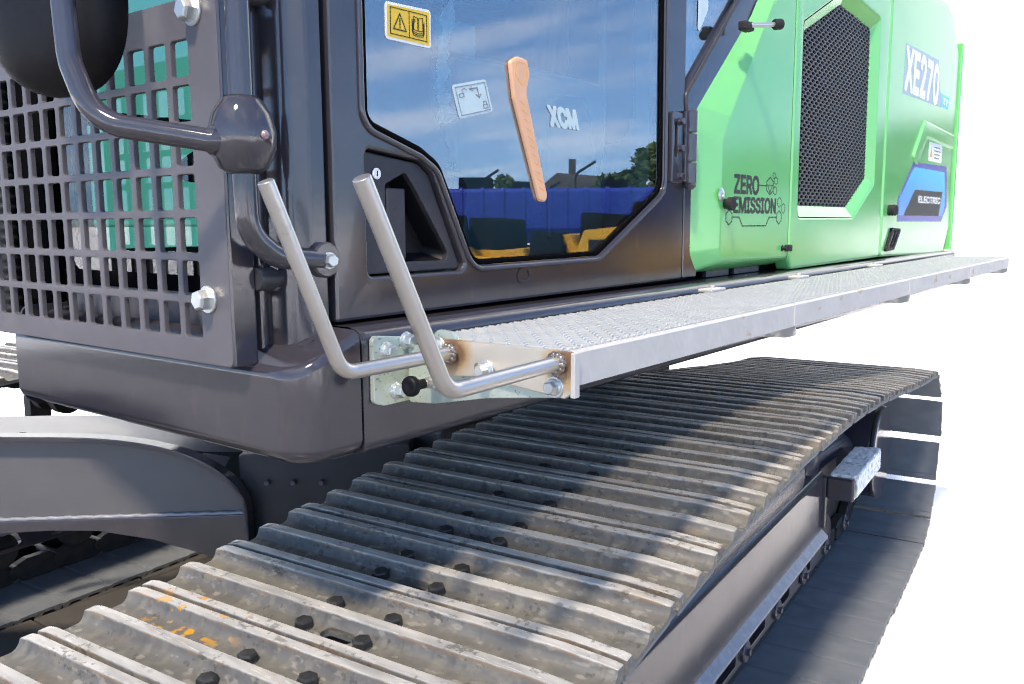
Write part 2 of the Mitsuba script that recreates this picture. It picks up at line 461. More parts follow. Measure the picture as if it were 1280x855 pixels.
def lift(m, F, w):
    m.vertices = m.vertices + (F(np.zeros((1, 2)), w) - F(np.zeros((1, 2)), 0.0))
    return m

# ------------------------------------------------------------------ the setting
put('ground', ([[-900, -900, 0], [900, -900, 0], [900, 900, 0], [-900, 900, 0]], [[0, 1, 2], [0, 2, 3]]), 'white_floor', False)
lab('ground', 'plain white ground sheet around and behind the machine', kind='structure')
put('paving', cat([trimesh.creation.box(bounds=[[-14.0, -12.0, -.05], [9.0, 1.5, .004]]), trimesh.creation.box(bounds=[[-5.0, 1.5, -.05], [-.75, 3.2, .004]]), trimesh.creation.box(bounds=[[1.0, 1.5, -.05], [18.0, 27.0, .004]])]), 'joint_dark', False)
lab('paving', 'grey stone paving slabs in shade beneath the machine', kind='structure')
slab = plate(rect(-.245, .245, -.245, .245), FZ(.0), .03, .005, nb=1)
rest = []
for ix in range(-28, 18):
    for iy in range(-24, 7):
        cx, cy = ix * .5 + .25, iy * .5 + .25
        if cy > 1.5 and (cx > -1.0 or cx < -5):
            continue
        zz = .018 + .002 * rng.random()
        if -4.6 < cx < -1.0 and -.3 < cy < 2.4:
            k = put('paving__slab', slab, 'shaded_stone', 30, to_world=T().translate([cx, cy, zz]))
        else:
            m = slab.copy(); m.apply_translation([cx, cy, zz]); rest.append(m)
for ix in range(2, 36):
    for iy in range(3, 54):
        m = slab.copy(); m.apply_translation([ix * .5 + .25, iy * .5 + .25, .018 + .002 * rng.random()]); rest.append(m)
put('paving__slab_field', cat(rest), 'paving_stone', 30)
lab('paving__slab_field', None, kind='stuff')

EX = 'excavator'
lab(EX, 'dark grey and light green crawler excavator with galvanised catwalk, seen close from its front corner', 'excavator')

# ------------------------------------------------------------------ undercarriage (turned 4.66 degrees under the upper structure)
SW = 0.08131691
TR = T().rotate([0, 0, 1], math.degrees(SW))
CS, SN = math.cos(SW), math.sin(SW)
XL, XR = -0.853, 0.057
PITCH = .2032


def trk(m, dx=0.0):
    m = m.copy(); v = np.array(m.vertices); v[:, 0] += dx
    m.vertices = np.stack([v[:, 0] * CS - v[:, 1] * SN, v[:, 0] * SN + v[:, 1] * CS, v[:, 2]], 1)
    return m


# the path of the shoes' inner face
up = np.array([(-.75, .955), (-.43, .955), (-.22, .963), (0, .975), (.19, .998), (.39, 1.018), (.6, 1.04), (.8, 1.053), (1.06, 1.063), (1.3, 1.064), (1.6, 1.061), (1.83, 1.054), (2.27, 1.024), (2.63, .989), (3.07, .946), (3.45, .915)])
from scipy.interpolate import PchipInterpolator
yy = np.linspace(-.75, 3.45, 160)
upper = np.stack([yy, PchipInterpolator(up[:, 0], up[:, 1])(yy) - .0387], 1)
a = np.linspace(math.radians(84), 0, 50)
b = np.linspace(0, -math.pi / 2, 60)
rear = np.vstack([np.stack([3.60 + .385 * np.cos(a), .492 + .385 * np.sin(a)], 1), np.stack([3.385 + .60 * np.cos(b), .492 + .452 * np.sin(b)], 1)[1:]])
low = np.stack([np.linspace(3.36, -.7, 120), np.full(120, .04)], 1)
a = np.linspace(-math.pi / 2, -1.5 * math.pi, 80)
front = np.stack([-.75 + .437 * np.cos(a), .477 + .437 * np.sin(a)], 1)
PIN = .056
def pins(P):
    d = np.gradient(P, axis=0); d /= np.linalg.norm(d, axis=1, keepdims=True)
    return P - np.stack([-d[:, 1], d[:, 0]], 1) * PIN


path = np.vstack([pins(upper), pins(rear), pins(low), pins(front)[:-1]])
path = path[np.r_[True, np.linalg.norm(np.diff(path, axis=0), axis=1) > 1e-4]]
seg = np.r_[0, np.cumsum(np.linalg.norm(np.diff(np.vstack([path, path[:1]]), axis=0), axis=1))]
TOTAL = seg[-1]; NSHOE = round(TOTAL / PITCH); PIT = TOTAL / NSHOE


def on(s):
    s = s % TOTAL
    P = np.vstack([path, path[:1]])
    return np.array([np.interp(s, seg, P[:, 0]), np.interp(s, seg, P[:, 1])])


i0 = np.argmin(abs(upper[:, 0] + .2206)); S0 = seg[i0]


def shoe_mesh(seed, slot=True):
    r = np.random.default_rng(seed)
    half = [(-.1035, 0), (-.1035, .010), (-.1005, .0115), (-.0980, .017), (-.0952, .033), (-.0945, .0370), (-.0935, .0382), (-.0772, .0382), (-.0760, .0370), (-.0730, .0270), (-.0680, .0195), (-.0610, .0148), (-.050, .0128), (-.030, .0128), (-.0225, .0152),
            (-.0165, .0215), (-.0125, .0305), (-.0105, .0370), (-.0095, .0382)]
    prof = np.array(half + [(-x, h) for x, h in half[::-1]])
    prof[-1] = (.0985, .0035); prof[-2, 0] = .0985; prof[-3, 0] = .0975
    prof = np.vstack([prof, [(.072, .0035), (.070, 0)]])
    W = XR - XL
    st = np.r_[0, .008, .03, np.linspace(.1, W - .13, 9), W - .1, W - .05, W - .012, W]
    sc = np.interp(st, [0, .03, W - .1, W - .012, W], [.80, 1, 1, .76, .72])
    V = []
    for s, f in zip(st, sc):
        h = prof[:, 1].copy(); big = h > .0125
        h[big] = .0125 + (h[big] - .0125) * f + (r.random() - .5) * .0005 * (h[big] > .03)
        xx = prof[:, 0] + (r.random() - .5) * .0004 * big
        inset = .004 if s in (st[0], st[-1]) else 0
        V.append(np.stack([np.full(len(prof), s - W / 2), xx, h - inset * .4 * (h > .013)], 1))
    n, k = len(prof), len(st)
    V = np.vstack(V); i, j = np.meshgrid(np.arange(k - 1), np.arange(n), indexing='ij')
    q = np.stack([i * n + j, (i + 1) * n + j, (i + 1) * n + (j + 1) % n, i * n + (j + 1) % n], -1).reshape(-1, 4)
    t = tri2d([prof])
    m = trimesh.Trimesh(V, np.vstack([q[:, [0, 1, 2]], q[:, [0, 2, 3]], t[:, ::-1], t + (k - 1) * n]), process=True)
    trimesh.repair.fix_normals(m)
    if slot:
        try:
            import manifold3d as m3
            A = m3.Manifold(m3.Mesh(np.asarray(m.vertices, np.float32), np.asarray(m.faces, np.uint32)))
            for (ca, wa) in ((-.033, .0125),):
                pts = rp(rect(-.048, .022, ca - wa, ca + wa), .011, 4)
                c = trimesh.creation.extrude_polygon(Polygon(pts), .08, engine='earcut'); c.apply_translation([0, 0, -.03])
                A = A - m3.Manifold(m3.Mesh(np.asarray(c.vertices, np.float32), np.asarray(c.faces, np.uint32)))
            mm = A.to_mesh(); m2 = trimesh.Trimesh(mm.vert_properties[:, :3], mm.tri_verts, process=True)
            if len(m2.faces) > 50: m = m2
            else: print('slot failed', A.status(), len(m2.faces))
        except Exception as e:
            print('slot', e)
    m = trimesh.graph.smooth_shade(m, angle=math.radians(20), facet_minarea=None)
    v = np.array(m.vertices)
    f_ = np.interp(v[:, 0] + W / 2, [0, .03, W - .1, W - .012, W], [.80, 1, 1, .76, .72])
    return mikit.ply(m, 'shoe_steel', smooth=True, uv=np.stack([np.where(v[:, 2] > .0126, .0125 + (v[:, 2] - .0125) / f_, v[:, 2]), v[:, 0]], 1))


SHOES = [shoe_mesh(s) for s in (1, 2, 3)]
BOLT = mikit.ply(hexhead(.029, .0135, flange=.017), 'bolt_black', smooth=25)


def crawler(key, dx, bolts):
    link = []
    for i in range(NSHOE):
        sc = S0 + i * PIT
        a, b, c = on(sc - PIT / 2), on(sc + PIT / 2), on(sc)
        t = (b - a) / np.linalg.norm(b - a); nrm = np.array([-t[1], t[0]])
        mid = (a + b) / 2 + nrm * PIN
        M = np.eye(4)
        M[:3, 0] = (1, 0, 0); M[:3, 1] = (0, t[0], t[1]); M[:3, 2] = (0, nrm[0], nrm[1])
        M[:3, 3] = ((XL + XR) / 2 + dx + rng.normal(0, .0015), mid[0], mid[1])
        W = TR @ T(M)
        k = f'{key}__track_shoe' + (f'_{i:03d}' if i else '')
        scene[k] = {**SHOES[i % 3], 'to_world': W}
        if bolts and t[0] > .8 and -.75 < mid[0] < 2.6:
            for bx in (-.088, .046):
                for ba in (-.037, .041):
                    kk, q = f'{key}__shoe_bolt', 0
                    while kk in scene:
                        q += 1; kk = f'{key}__shoe_bolt_{q:03d}'
                    scene[kk] = {**BOLT, 'to_world': W @ T().translate([bx, ba, .0115]).rotate([0, 0, 1], float(rng.random() * 60))}
        # two link plates per shoe, on its inner side
        for lx in (-.105, .065):
            m = plate(rp([(-.125, -.06), (-.06, -.10), (.04, -.10), (.115, -.075), (.115, -.03), (.05, -.001), (-.07, -.001), (-.125, -.02)], .02, 3), FX(lx + .02), .04, .003, nb=1)
            m.apply_transform(M); link.append(m)
        m = at(lathe([(0, 0), (.03, 0), (.03, .23), (0, .23)], 14), (-.135, .1, -.055), (1, 0, 0)); m.apply_transform(M); link.append(m)
    put(f'{key}__link_chain', trk(cat(link)), 'chain_steel', 35)


crawler(EX + '__crawler_track', 0.0, True)
crawler(EX + '__crawler_track_001', -3.0, False)

# track frame, guards, rollers, sprocket housing
def track_frame(key, dx):
    body = plate(rp([(-.30, .335), (-.228, .335), (-.230, .575), (-.245, .60), (-.36, .61), (-.52, .61), (-.62, .57), (-.62, .335)], .015, 3), lambda q, w: np.stack([q[:, 0], .0 - w + 0 * q[:, 0], q[:, 1]], 1), 2.98, .002)
    body.apply_translation([0, -.35, 0])
    put(key, trk(body, dx), 'frame_paint' if dx == 0 else 'paint_dark', 35)
    put(key + '__edge_rail', trk(plate(rp([(-.245, .312), (-.203, .312), (-.203, .322), (-.229, .347), (-.245, .347)], .002, 2), lambda q, w: np.stack([q[:, 0], 2.62 + w + 0 * q[:, 0], q[:, 1]], 1), 2.97, .001), dx), 'sheen_paint', 35)
    lowp = [plate(rp(rect(-.35, 2.62, .225, .318), .01, 2), FX(-.222), .02, .002, holes=[rp([(y, .245), (y + .20, .245), (y + .175, .306), (y + .03, .306)], .012, 2) for y in np.arange(-.25, 2.35, .31)])]
    put(key + '__roller_guard', trk(cat(lowp), dx), 'paint_gray', 35)
    for j, y in enumerate(np.arange(-.28, 3.0, .36)):
        put(key + '__roller', trk(at(lathe([(0, 0), (.07, 0), (.085, .01), (.085, .05), (.06, .06), (.06, .18), (.085, .19), (.085, .23), (.07, .24), (0, .24)], 26), (-.52, y, .215), (1, 0, 0)), dx), 'chain_steel', 35)
        if dx == 0:
            put(key + '__roller_cap', trk(at(hexhead(.022, .012, washer=.036, wt=.012), (-.222, y + .05, .262), (1, 0, 0)), dx), 'paint_gray', 35)
    if dx < 0:
        hood_z = .50
    else:
        hood_z = .655
    hood = tube([(-.325, -.35, hood_z), (-.325, 1.0, hood_z), (-.325, 2.28, hood_z), (-.325, 2.36, hood_z), (-.325, 2.40, hood_z)], [.100, .100, .100, .084, .045], 30)
    put(key + '__hose_hood', trk(hood, dx), 'paint_navy', 50)
    put(key + '__hose_hood', trk(tube([(-.33, 2.45, .63), (-.33, 2.5, .63), (-.33, 2.62, .63), (-.33, 2.68, .62)], [.06, .085, .085, .05], 26), dx), 'paint_navy', 50)
    put(key + '__hose_hood', trk(tube([(-.32, 2.72, .60), (-.31, 2.95, .60), (-.30, 3.15, .60), (-.29, 3.25, .56)], [.055, .055, .055, .05], 22), dx), 'paint_navy', 50)
    put(key + '__motor_bracket', trk(cat([rbox(-.50, -.215, 2.595, 2.625, .36, .58, .003), rbox(-.60, -.32, 2.62, 3.5, .30, .56, .01)]), dx), 'paint_dark', 35)
    # travel motor: drum, cover disc, sprocket
    put(key + '__travel_motor', trk(at(lathe([(0, 0), (.22, 0), (.225, .01), (.225, .15), (.215, .165), (0, .165)], 60), (-.335, 3.50, .490), (1, 0, 0)), dx), 'paint_navy', 35)
    put(key + '__motor_cover', trk(at(lathe([(0, 0), (.222, 0), (.232, .004), (.232, .016), (.226, .022), (.19, .026), (0, .028)], 64), (-.172, 3.50, .490), (1, 0, 0)), dx), 'paint_gray', 35)
    ang = np.arange(0, 2 * math.pi, 2 * math.pi / 84)
    rr = .36 + .03 * np.sign(np.sin(ang * 21)) * .6
    put(key + '__sprocket', trk(plate(np.stack([3.56 + rr * np.cos(ang), .458 + rr * np.sin(ang)], 1), FX(-.36), .07, .004, nb=1), dx), 'chain_steel', 35)
    idl = at(lathe([(0, 0), (.30, 0), (.35, .02), (.35, .07), (.31, .08), (.31, .15), (.35, .16), (.35, .2), (.3, .22), (0, .22)], 50), (-.51, -.75, .477), (1, 0, 0))
    put(key + '__idler', trk(idl, dx), 'chain_steel', 35)
    for y in ((.95, 2.45) if dx == 0 else (1.2, 2.45)):
        put(key + '__carrier_roller', trk(at(lathe([(0, 0), (.06, 0), (.075, .01), (.075, .055), (.05, .065), (.05, .15), (.075, .16), (.075, .205), (.05, .215), (.05, .26), (.03, .27), (0, .27)], 28), (-.56, y, .83), (1, 0, 0)), dx), 'chain_steel', 35)
        put(key + '__roller_bracket', trk(rbox(-.66, -.60, y - .05, y + .05, .6, .92, .005), dx), 'paint_dark', 35)


track_frame(EX + '__track_frame', 0.0)
track_frame(EX + '__track_frame_001', -3.0)
# step block bolted to the frame near the motor
sb = rbox(-.215, -.105, 2.60, 3.15, .485, .582, .012, 2)
put(EX + '__step_block', trk(sb), 'paint_gray', 40)
g = np.random.default_rng(5)
top = plate(rp([(-.208, 2.615), (-.10, 2.63), (-.1, 3.16), (-.21, 3.14)], .012, 3), FZ(.0), .016, .006, nb=2)
top = top.subdivide_to_size(.03) if hasattr(top, 'subdivide_to_size') else top
tv = np.array(top.vertices); tv[:, 2] += .012 * (meshkit.fbm(tv * 30, 3) - .5) + .595
side = plate(rp(rect(2.63, 3.15, .50, .59), .01, 3), FX(-.098), .012, .004)
put(EX + '__step_block__scuffed_pad', trk(cat([trimesh.Trimesh(tv, top.faces, process=False), side])), 'worn_white', 40)
lab(EX + '__step_block__scuffed_pad', 'rough scuffed white pad on the step block')
# muddy toothed guard at the near end of the frame
put(EX + '__track_frame__chain_guard', trk(cat([rbox(-.33, -.19, .33, .44, .60, .685, .01), rbox(-.33, -.20, .30, .32, .58, .70, .006), rbox(-.27, -.17, .46, .56, .585, .655, .01)])), 'paint_dark', 35)

# car body: swing block and the long leg to the far track
NV = np.array([-0.540798, 0.841152, 0]); EV = np.array([-0.841152, -0.540798, 0])
CT = np.array([CAM[0] * CS + CAM[1] * SN, -CAM[0] * SN + CAM[1] * CS, CAM[2]])
OV = CT + NV * 2.4; OV[2] = 0


def FL(off):     # the leg's frame: u to the left, v up, w towards the viewer
    return lambda q, w: OV + np.outer(-q[:, 0], EV) + np.outer(q[:, 1], [0, 0, 1]) - np.outer(np.broadcast_to(w + off, (len(q),)), NV)


topc = [(2.6, 1.00), (1.9, 1.025), (1.45, 1.030), (1.27, 1.028), (1.13, 1.020), (1.0, .998), (.91, .968), (.855, .937), (.811, .900), (.785, .865), (.772, .82), (.770, .70)]
botc = [(.60, .60), (.76, .63), (.90, .687), (1.04, .730), (1.197, .757), (1.335, .759), (1.473, .752), (1.9, .735), (2.6, .72)]
web = np.array([(-s, z) for s, z in topc]); bot = np.array([(-s, z) for s, z in botc])
outline = np.vstack([web, bot])
put(EX + '__car_body__leg', trk(plate(np.vstack([web, bot[1:]]), FL(-.035), .3, .002)), 'leg_paint', 30)
# flange strips along the top curve and along the weld line, proud of the web
def band(curve, t0, t1, F, dpt, m):
    c = np.asarray(curve, float); d = np.gradient(c, axis=0); d /= np.linalg.norm(d, axis=1, keepdims=True); n = np.stack([-d[:, 1], d[:, 0]], 1)
    return plate(np.vstack([c + n * t0, (c + n * t1)[::-1]]), F, dpt, .002)


from scipy.interpolate import splprep, splev
tck, _ = splprep(web[2:-1].T, s=0, k=3); cv = np.array(splev(np.linspace(0, 1, 40), tck)).T
cv = np.vstack([web[:2], cv, [web[-1]]])
put(EX + '__car_body__flange', trk(band(cv, -.002, .013, FL(0.0), .05, None)), 'paint_gray', 30)
put(EX + '__car_body__weld_ridge', trk(cat([tube(np.array([FL(-.030)(np.array([[-s, z]]), 0)[0] + [0, 0, .0015 * math.sin(i * 2.3)] for i, (s, z) in enumerate(zip(np.linspace(2.4, .775, 90), np.linspace(.765, .807, 90)))]), .007, 8, .001)])), 'sheen_paint', 50)
put(EX + '__car_body__lower_flange', trk(plate(np.vstack([[(-2.6, .76), (-.772, .805)], bot[1:]]), FL(-.018), .02, .003)), 'paint_gray', 30)
# the top cover plate rising to the swing block
tp = np.array([FL(0)(np.array([[-a_, z]]), w)[0] for a_, z, w in ((2.6, 1.015, -.03), (1.45, 1.040, -.03), (1.13, 1.032, -.03), (.95, .99, -.03), (.80, .90, -.03), (.76, .80, -.03), (.60, .80, -.70), (1.0, .93, -.70), (1.44, .958, -.70), (1.63, .97, -.30), (2.6, .99, -.20))])
tq = ccw(np.stack([tp @ EV, tp @ NV], 1))
tp = tp if np.allclose(tq[0], [tp[0] @ EV, tp[0] @ NV]) else tp[::-1]
put(EX + '__car_body__top_cover', trk(trimesh.Trimesh(tp, tri2d([tq]), process=False)), 'cover_paint', False)
put(EX + '__car_body', trk(cat([rbox(-2.5, -.95, .95, 2.7, .58, 1.04, .03), rbox(-2.4, -1.1, .8, 1.0, .62, .93, .03)])), 'paint_dark', 35)
put(EX + '__swing_ring', at(lathe([(0, 0), (.72, 0), (.72, .08), (.68, .09), (.68, .25), (0, .25)], 72), (-1.75, 1.75, 1.03)), 'chain_steel', 35)
for s in (.716, .64, .557):
    put(EX + '__car_body__bolt', trk(at(hexhead(.015, .012), FL(-.06)(np.array([[-s, .888]]), 0)[0], (-NV).tolist(), .3)), 'paint_gray_matt', 30)
blk = plate(rp([(-.80, .66), (-.30, .66), (-.30, 1.0), (-.80, .97)], .01, 2), FL(-.066), .3, .004)
put(EX + '__car_body__front_block', trk(blk), 'paint_dark', 30)
# hose of the far track's motor, seen under the bumper
hz = np.array([(-2.62, .95, .80), (-2.66, .80, .86), (-2.80, .70, .80), (-2.90, .66, .70), (-2.95, .64, .55)])
put(EX + '__travel_hose', trk(tube(fillet3(hz, .12), .018, 14)), 'paint_gray_matt', 50)

# ------------------------------------------------------------------ upper structure: bumper, sill, deck
X_S = -.34
# front bumper skirt: profile swept round the corner (plan outline with a rounded corner)
planp = fillet3([(-1.272, -.2, 0), (X_S, -.2, 0), (X_S, -.08, 0)], .105, 14)[:, :2]
planp = np.vstack([[(-1.272, .0)], [(-1.272, -.19)], [(-1.262, -.2)], planp[1:]])
prof = [(.05, 1.262), (.02, 1.270), (.006, 1.280), (0, 1.294), (0, 1.452), (.003, 1.463), (.012, 1.470), (.08, 1.472)]


def sweep(plan, prof):
    plan = np.asarray(plan, float); d = np.gradient(plan, axis=0); d /= np.linalg.norm(d, axis=1, keepdims=True)
    inn = np.stack([-d[:, 1], d[:, 0]], 1)
    V = np.vstack([np.column_stack([plan + inn * o, np.full(len(plan), z)]) for o, z in prof])
    n, k = len(plan), len(prof); i, j = np.meshgrid(np.arange(k - 1), np.arange(n - 1), indexing='ij')
    q = np.stack([i * n + j, i * n + j + 1, (i + 1) * n + j + 1, (i + 1) * n + j], -1).reshape(-1, 4)
    return trimesh.Trimesh(V, np.vstack([q[:, [0, 1, 2]], q[:, [0, 2, 3]]]), process=False)


# a finer plan
def dense(p, step=.02):
    out = [p[0]]
    for a, b in zip(p[:-1], p[1:]):
        k = max(1, int(np.linalg.norm(b - a) / step))
        out += [a + (b - a) * i / k for i in range(1, k + 1)]
    return np.array(out)


bm = sweep(planp, prof); bv = np.array(bm.vertices); up_ = bv[:, 2] > 1.40
bv[up_, 2] -= .050 * np.clip((-.075 - bv[up_, 1]) / .115, 0, 1) ** 1.2
bm.vertices = bv
put(EX + '__front_bumper', bm, 'paint_gray', 40)
put(EX + '__front_bumper__end_plate', plate(rp(rect(-.185, .3, 1.275, 1.468), .02, 3), lambda q, w: np.stack([-1.268 - w + 0 * q[:, 0], q[:, 0], q[:, 1]], 1), .01, .002), 'paint_dark', 30)
# side sill beam
ys = np.array([-.0755, 4.45])
sill = sweep(np.array([(X_S, -.0755), (X_S, 1.0), (X_S, 2.5), (X_S, 4.45)]), [(.05, 1.264), (.012, 1.268), (.003, 1.276), (0, 1.29), (0, 1.445), (.004, 1.458), (.014, 1.468), (.03, 1.4715), (.30, 1.4715)])
put(EX + '__side_sill', sill, 'paint_gray', 40)
put(EX + '__side_sill__end_cap', plate(rp(rect(-.62, X_S - .002, 1.268, 1.468), .012, 3), FY(-.0745), .01, .002), 'paint_dark', 30)
put(EX + '__deck', plate(rp([(-1.30, -.12), (X_S - .03, -.12), (X_S - .03, 4.5), (-3.0, 4.5), (-3.0, 1.0), (-1.30, 1.0)], .01, 2), FZ(1.30), .035, .003), 'paint_dark', 30)
put(EX + '__deck__frame_rail', cat([rbox(-1.35, -1.25, -.1, 4.2, 1.3, 1.46, .005), rbox(-2.4, -2.3, 1.1, 4.2, 1.3, 1.46, .005)]), 'paint_dark', 30)
# dark recess between the sill and the doors
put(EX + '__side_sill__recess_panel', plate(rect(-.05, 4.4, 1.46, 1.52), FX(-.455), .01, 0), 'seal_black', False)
for y0, y1 in ((1.36, 1.52), (1.56, 1.76)):
    put(EX + '__side_sill__mount_plate', rbox(-.44, -.425, y0, y1, 1.473, 1.505, .002), 'paint_dark', 30)

# ------------------------------------------------------------------ front guard with square openings
GY = -.23
cols = [-.556 - .0605 * i for i in range(12)]
rows = [1.8825 - .0663 * i for i in range(7)]
hol = [rp(rect(c - .0228, c + .0228, r - .0268, r + .0268), .0052, 3) for c in cols for r in rows]
gp = plate(rp([(-1.285, 1.417), (-.457, 1.417), (-.457, 1.968), (-1.285, 1.968)], [.004, .012, .01, .01], 4), FY(GY), .009, .0022, holes=hol)
put(EX + '__front_guard', gp, 'paint_gray_matt', 35)
put(EX + '__front_guard__side_flange', rbox(-.4625, -.4535, GY + .0015, -.185, 1.4185, 2.6, .004), 'paint_gray', 35)
fl = rbox(-.52, -.452, GY + .001, GY + .010, 1.972, 2.6, .003)
put(EX + '__front_guard__upper_stile', fl, 'paint_gray_matt', 35)
for (bx, bz, ro) in ((-.511, 1.520, .25), (-.513, 1.945, .1)):
    k = put(EX + '__front_guard__washer', at(lathe([(0, 0), (.0215, 0), (.0215, .0025), (.0205, .0038), (0, .0038)], 40), (bx, GY - .0005, bz), (0, -1, 0)), 'zinc_bolt', 30)
    put(EX + '__front_guard__bolt', at(hexhead(.0285, .019), (bx, GY - .004, bz), (0, -1, 0), ro), 'zinc_bolt', 20)
    put(EX + '__front_guard__standoff', at(lathe([(0, 0), (.016, 0), (.018, .004), (.018, .03), (.014, .036), (.014, .09), (0, .09)], 28), (bx + .058, -.185, bz + .03), (0, 1, 0)), 'paint_dark', 35)

# ------------------------------------------------------------------ cab shell
DX = -.40
CAB = EX + '__cab'
pil = rp([(-.56, -.12), (-.50, -.145), (-.43, -.142), (-.408, -.11), (-.405, -.082), (-.44, -.078), (-.46, -.04), (-.56, -.04)], [.01, .03, .03, .02, .004, .004, .01, .01], 5)
put(CAB + '__front_pillar', plate(pil, FZ(2.9), 1.47, .002), 'paint_gray', 40)
# vertical ribs of the pillar
put(CAB + '__front_pillar__bead', tube([(-.492, -.148, 1.433), (-.492, -.148, 2.9)], .012, 16), 'paint_gray', 50)
put(CAB + '__far_pillar', plate(rp(rect(-1.62, -1.30, -.10, -.062), .01, 4), FZ(2.9), 1.43, .002), 'seal_black', 40)
lp = plate(rp(rect(-1.24, -.555, 1.43, 1.512), .01, 3), FY(-.095), .02, .003)
put(CAB, lp, 'paint_gray_matt', 35)
put(CAB + '__far_skirt', plate(rect(-1.75, -1.222, 1.40, 1.54), FY(-.07), .02, .002), 'seal_black', 30)
put(CAB + '__floor', rbox(-1.32, -.42, -.07, 1.22, 1.475, 1.50, .004), 'interior_dark', 30)
put(CAB + '__roof', rbox(-1.40, -.42, -.14, 1.30, 2.88, 2.97, .03), 'paint_gray', 40)
# windscreen seal and pane
put(CAB + '__windscreen__seal', plate(rp(rect(-1.232, -.552, 1.512, 2.86), .04, 4), FY(-.10), .02, .003, holes=[rp(rect(-1.212, -.572, 1.542, 2.84), .035, 4)]), 'seal_black', 35)
put(CAB + '__windscreen', ([[-1.215, -.095, 1.535], [-.569, -.095, 1.535], [-.569, -.095, 2.845], [-1.215, -.095, 2.845]], [[0, 1, 2], [0, 2, 3]]), 'green_glass', False)
# right side wall with a window, rear wall with a window
put(CAB + '__right_wall', plate(rect(-.02, 1.24, 1.49, 2.88), lambda q, w: np.stack([-1.36 - w + 0 * q[:, 0], q[:, 0], q[:, 1]], 1), .03, .002, holes=[rp(rect(.02, 1.16, 1.56, 2.82), .08, 5)]), 'interior_dark', 35)
put(CAB + '__right_window', ([[-1.35, .01, 1.55], [-1.35, 1.17, 1.55], [-1.35, 1.17, 2.83], [-1.35, .01, 2.83]], [[0, 1, 2], [0, 2, 3]]), 'green_glass', False)
put(CAB + '__rear_wall', plate(rect(-1.36, -.43, 1.49, 2.88), FY(1.225), .03, .002, holes=[rp(rect(-1.22, -.60, 1.86, 2.76), .08, 5)]), 'rear_haze', 35)
put(CAB + '__rear_window', ([[-1.23, 1.24, 1.85], [-.59, 1.24, 1.85], [-.59, 1.24, 2.77], [-1.23, 1.24, 2.77]], [[0, 1, 2], [0, 2, 3]]), 'green_glass', False)
# side frame behind the door: rear pillar, lintel
put(CAB + '__rear_pillar', plate(rp([(1.158, 1.483), (1.246, 1.483), (1.246, 1.90), (1.285, 1.965), (1.96, 2.545), (1.86, 2.60), (1.20, 2.03), (1.158, 1.97)], [.006, .006, .03, .05, .0, .0, .05, .01], 4), FX(DX - .002), .06, .004), 'paint_gray', 35)
put(CAB + '__quarter_trim', tube(fillet3([(DX, 1.158, 1.915), (DX, 1.150, 1.965), (DX, 1.48, 2.275), (DX, 1.86, 2.62)], .02), .0065, 12), 'paint_dark', 50)
put(CAB + '__quarter_window', plate(rp([(1.150, 1.97), (1.86, 2.62), (1.86, 2.80), (1.150, 2.80)], .01, 3), FX(DX - .012), .006, .001), 'tinted_glass', 35)
put(CAB + '__quarter_backing', plate([(1.2, 1.49), (1.26, 1.49), (1.9, 2.6), (1.9, 2.85), (1.2, 2.85)], FX(DX - .10), .02, .001), 'interior_dark', 35)
put(CAB + '__quarter_sticker', plate(rp([(1.235, 2.13), (1.295, 2.21), (1.295, 2.4), (1.235, 2.4)], .008, 3), FX(DX - .009), .001, .0004), 'pale_print', 35)
put(CAB + '__side_lintel', rbox(-.46, -.405, -.06, 1.25, 2.76, 2.89, .01), 'paint_gray', 35)

# ------------------------------------------------------------------ cab door
DOOR = EX + '__cab_door'
win = rp([(1.025, 2.70), (1.038, 1.715), (.722, 1.557), (.272, 1.553), (.176, 1.733), (.130, 1.757), (.0, 1.795), (.002, 2.70)], [.05, .055, .06, .05, .05, .03, .035, .05], 8)
rec = rp([(.0, 1.757), (.135, 1.742), (.165, 1.722), (.247, 1.556), (.236, 1.546), (.0, 1.546)], [.012, .03, .02, .012, .008, .012], 6)
door_out = rp([(-.0715, 1.476), (1.1505, 1.482), (1.1505, 1.955), (1.1505, 2.75), (-.068, 2.75)], [.006, .008, 0, .05, .03], 5)
put(DOOR, plate(door_out, FX(DX), .045, .006, holes=[win, rec], nb=3), 'paint_gray', 35)
put(DOOR + '__window_seal', plate(miter(ccw(win), .001), FX(DX - .004), .02, .003, holes=[miter(ccw(win), .012)]), 'seal_black', 40)
put(DOOR + '__window_bead', tube(np.column_stack([np.full(len(win) + 1, DX + .001), np.vstack([miter(ccw(win), -.007), miter(ccw(win), -.007)[:1]])]), .0055, 10, .001), 'paint_gray', 60)
wg = ccw(win)
put(DOOR + '__window_pane', trimesh.Trimesh(FX(DX - .010)(wg, 0), tri2d([wg]), process=False), 'tinted_glass', False)
# printed dark trim inside the pane's front part
put(DOOR + '__dark_trim', plate([(.0, 1.79), (.13, 1.755), (.18, 1.73), (.255, 1.60), (.275, 1.70), (.175, 1.835), (.182, 1.945), (.205, 2.70), (.002, 2.70)], FX(DX - .016), .01, .0), 'interior_dark', False)
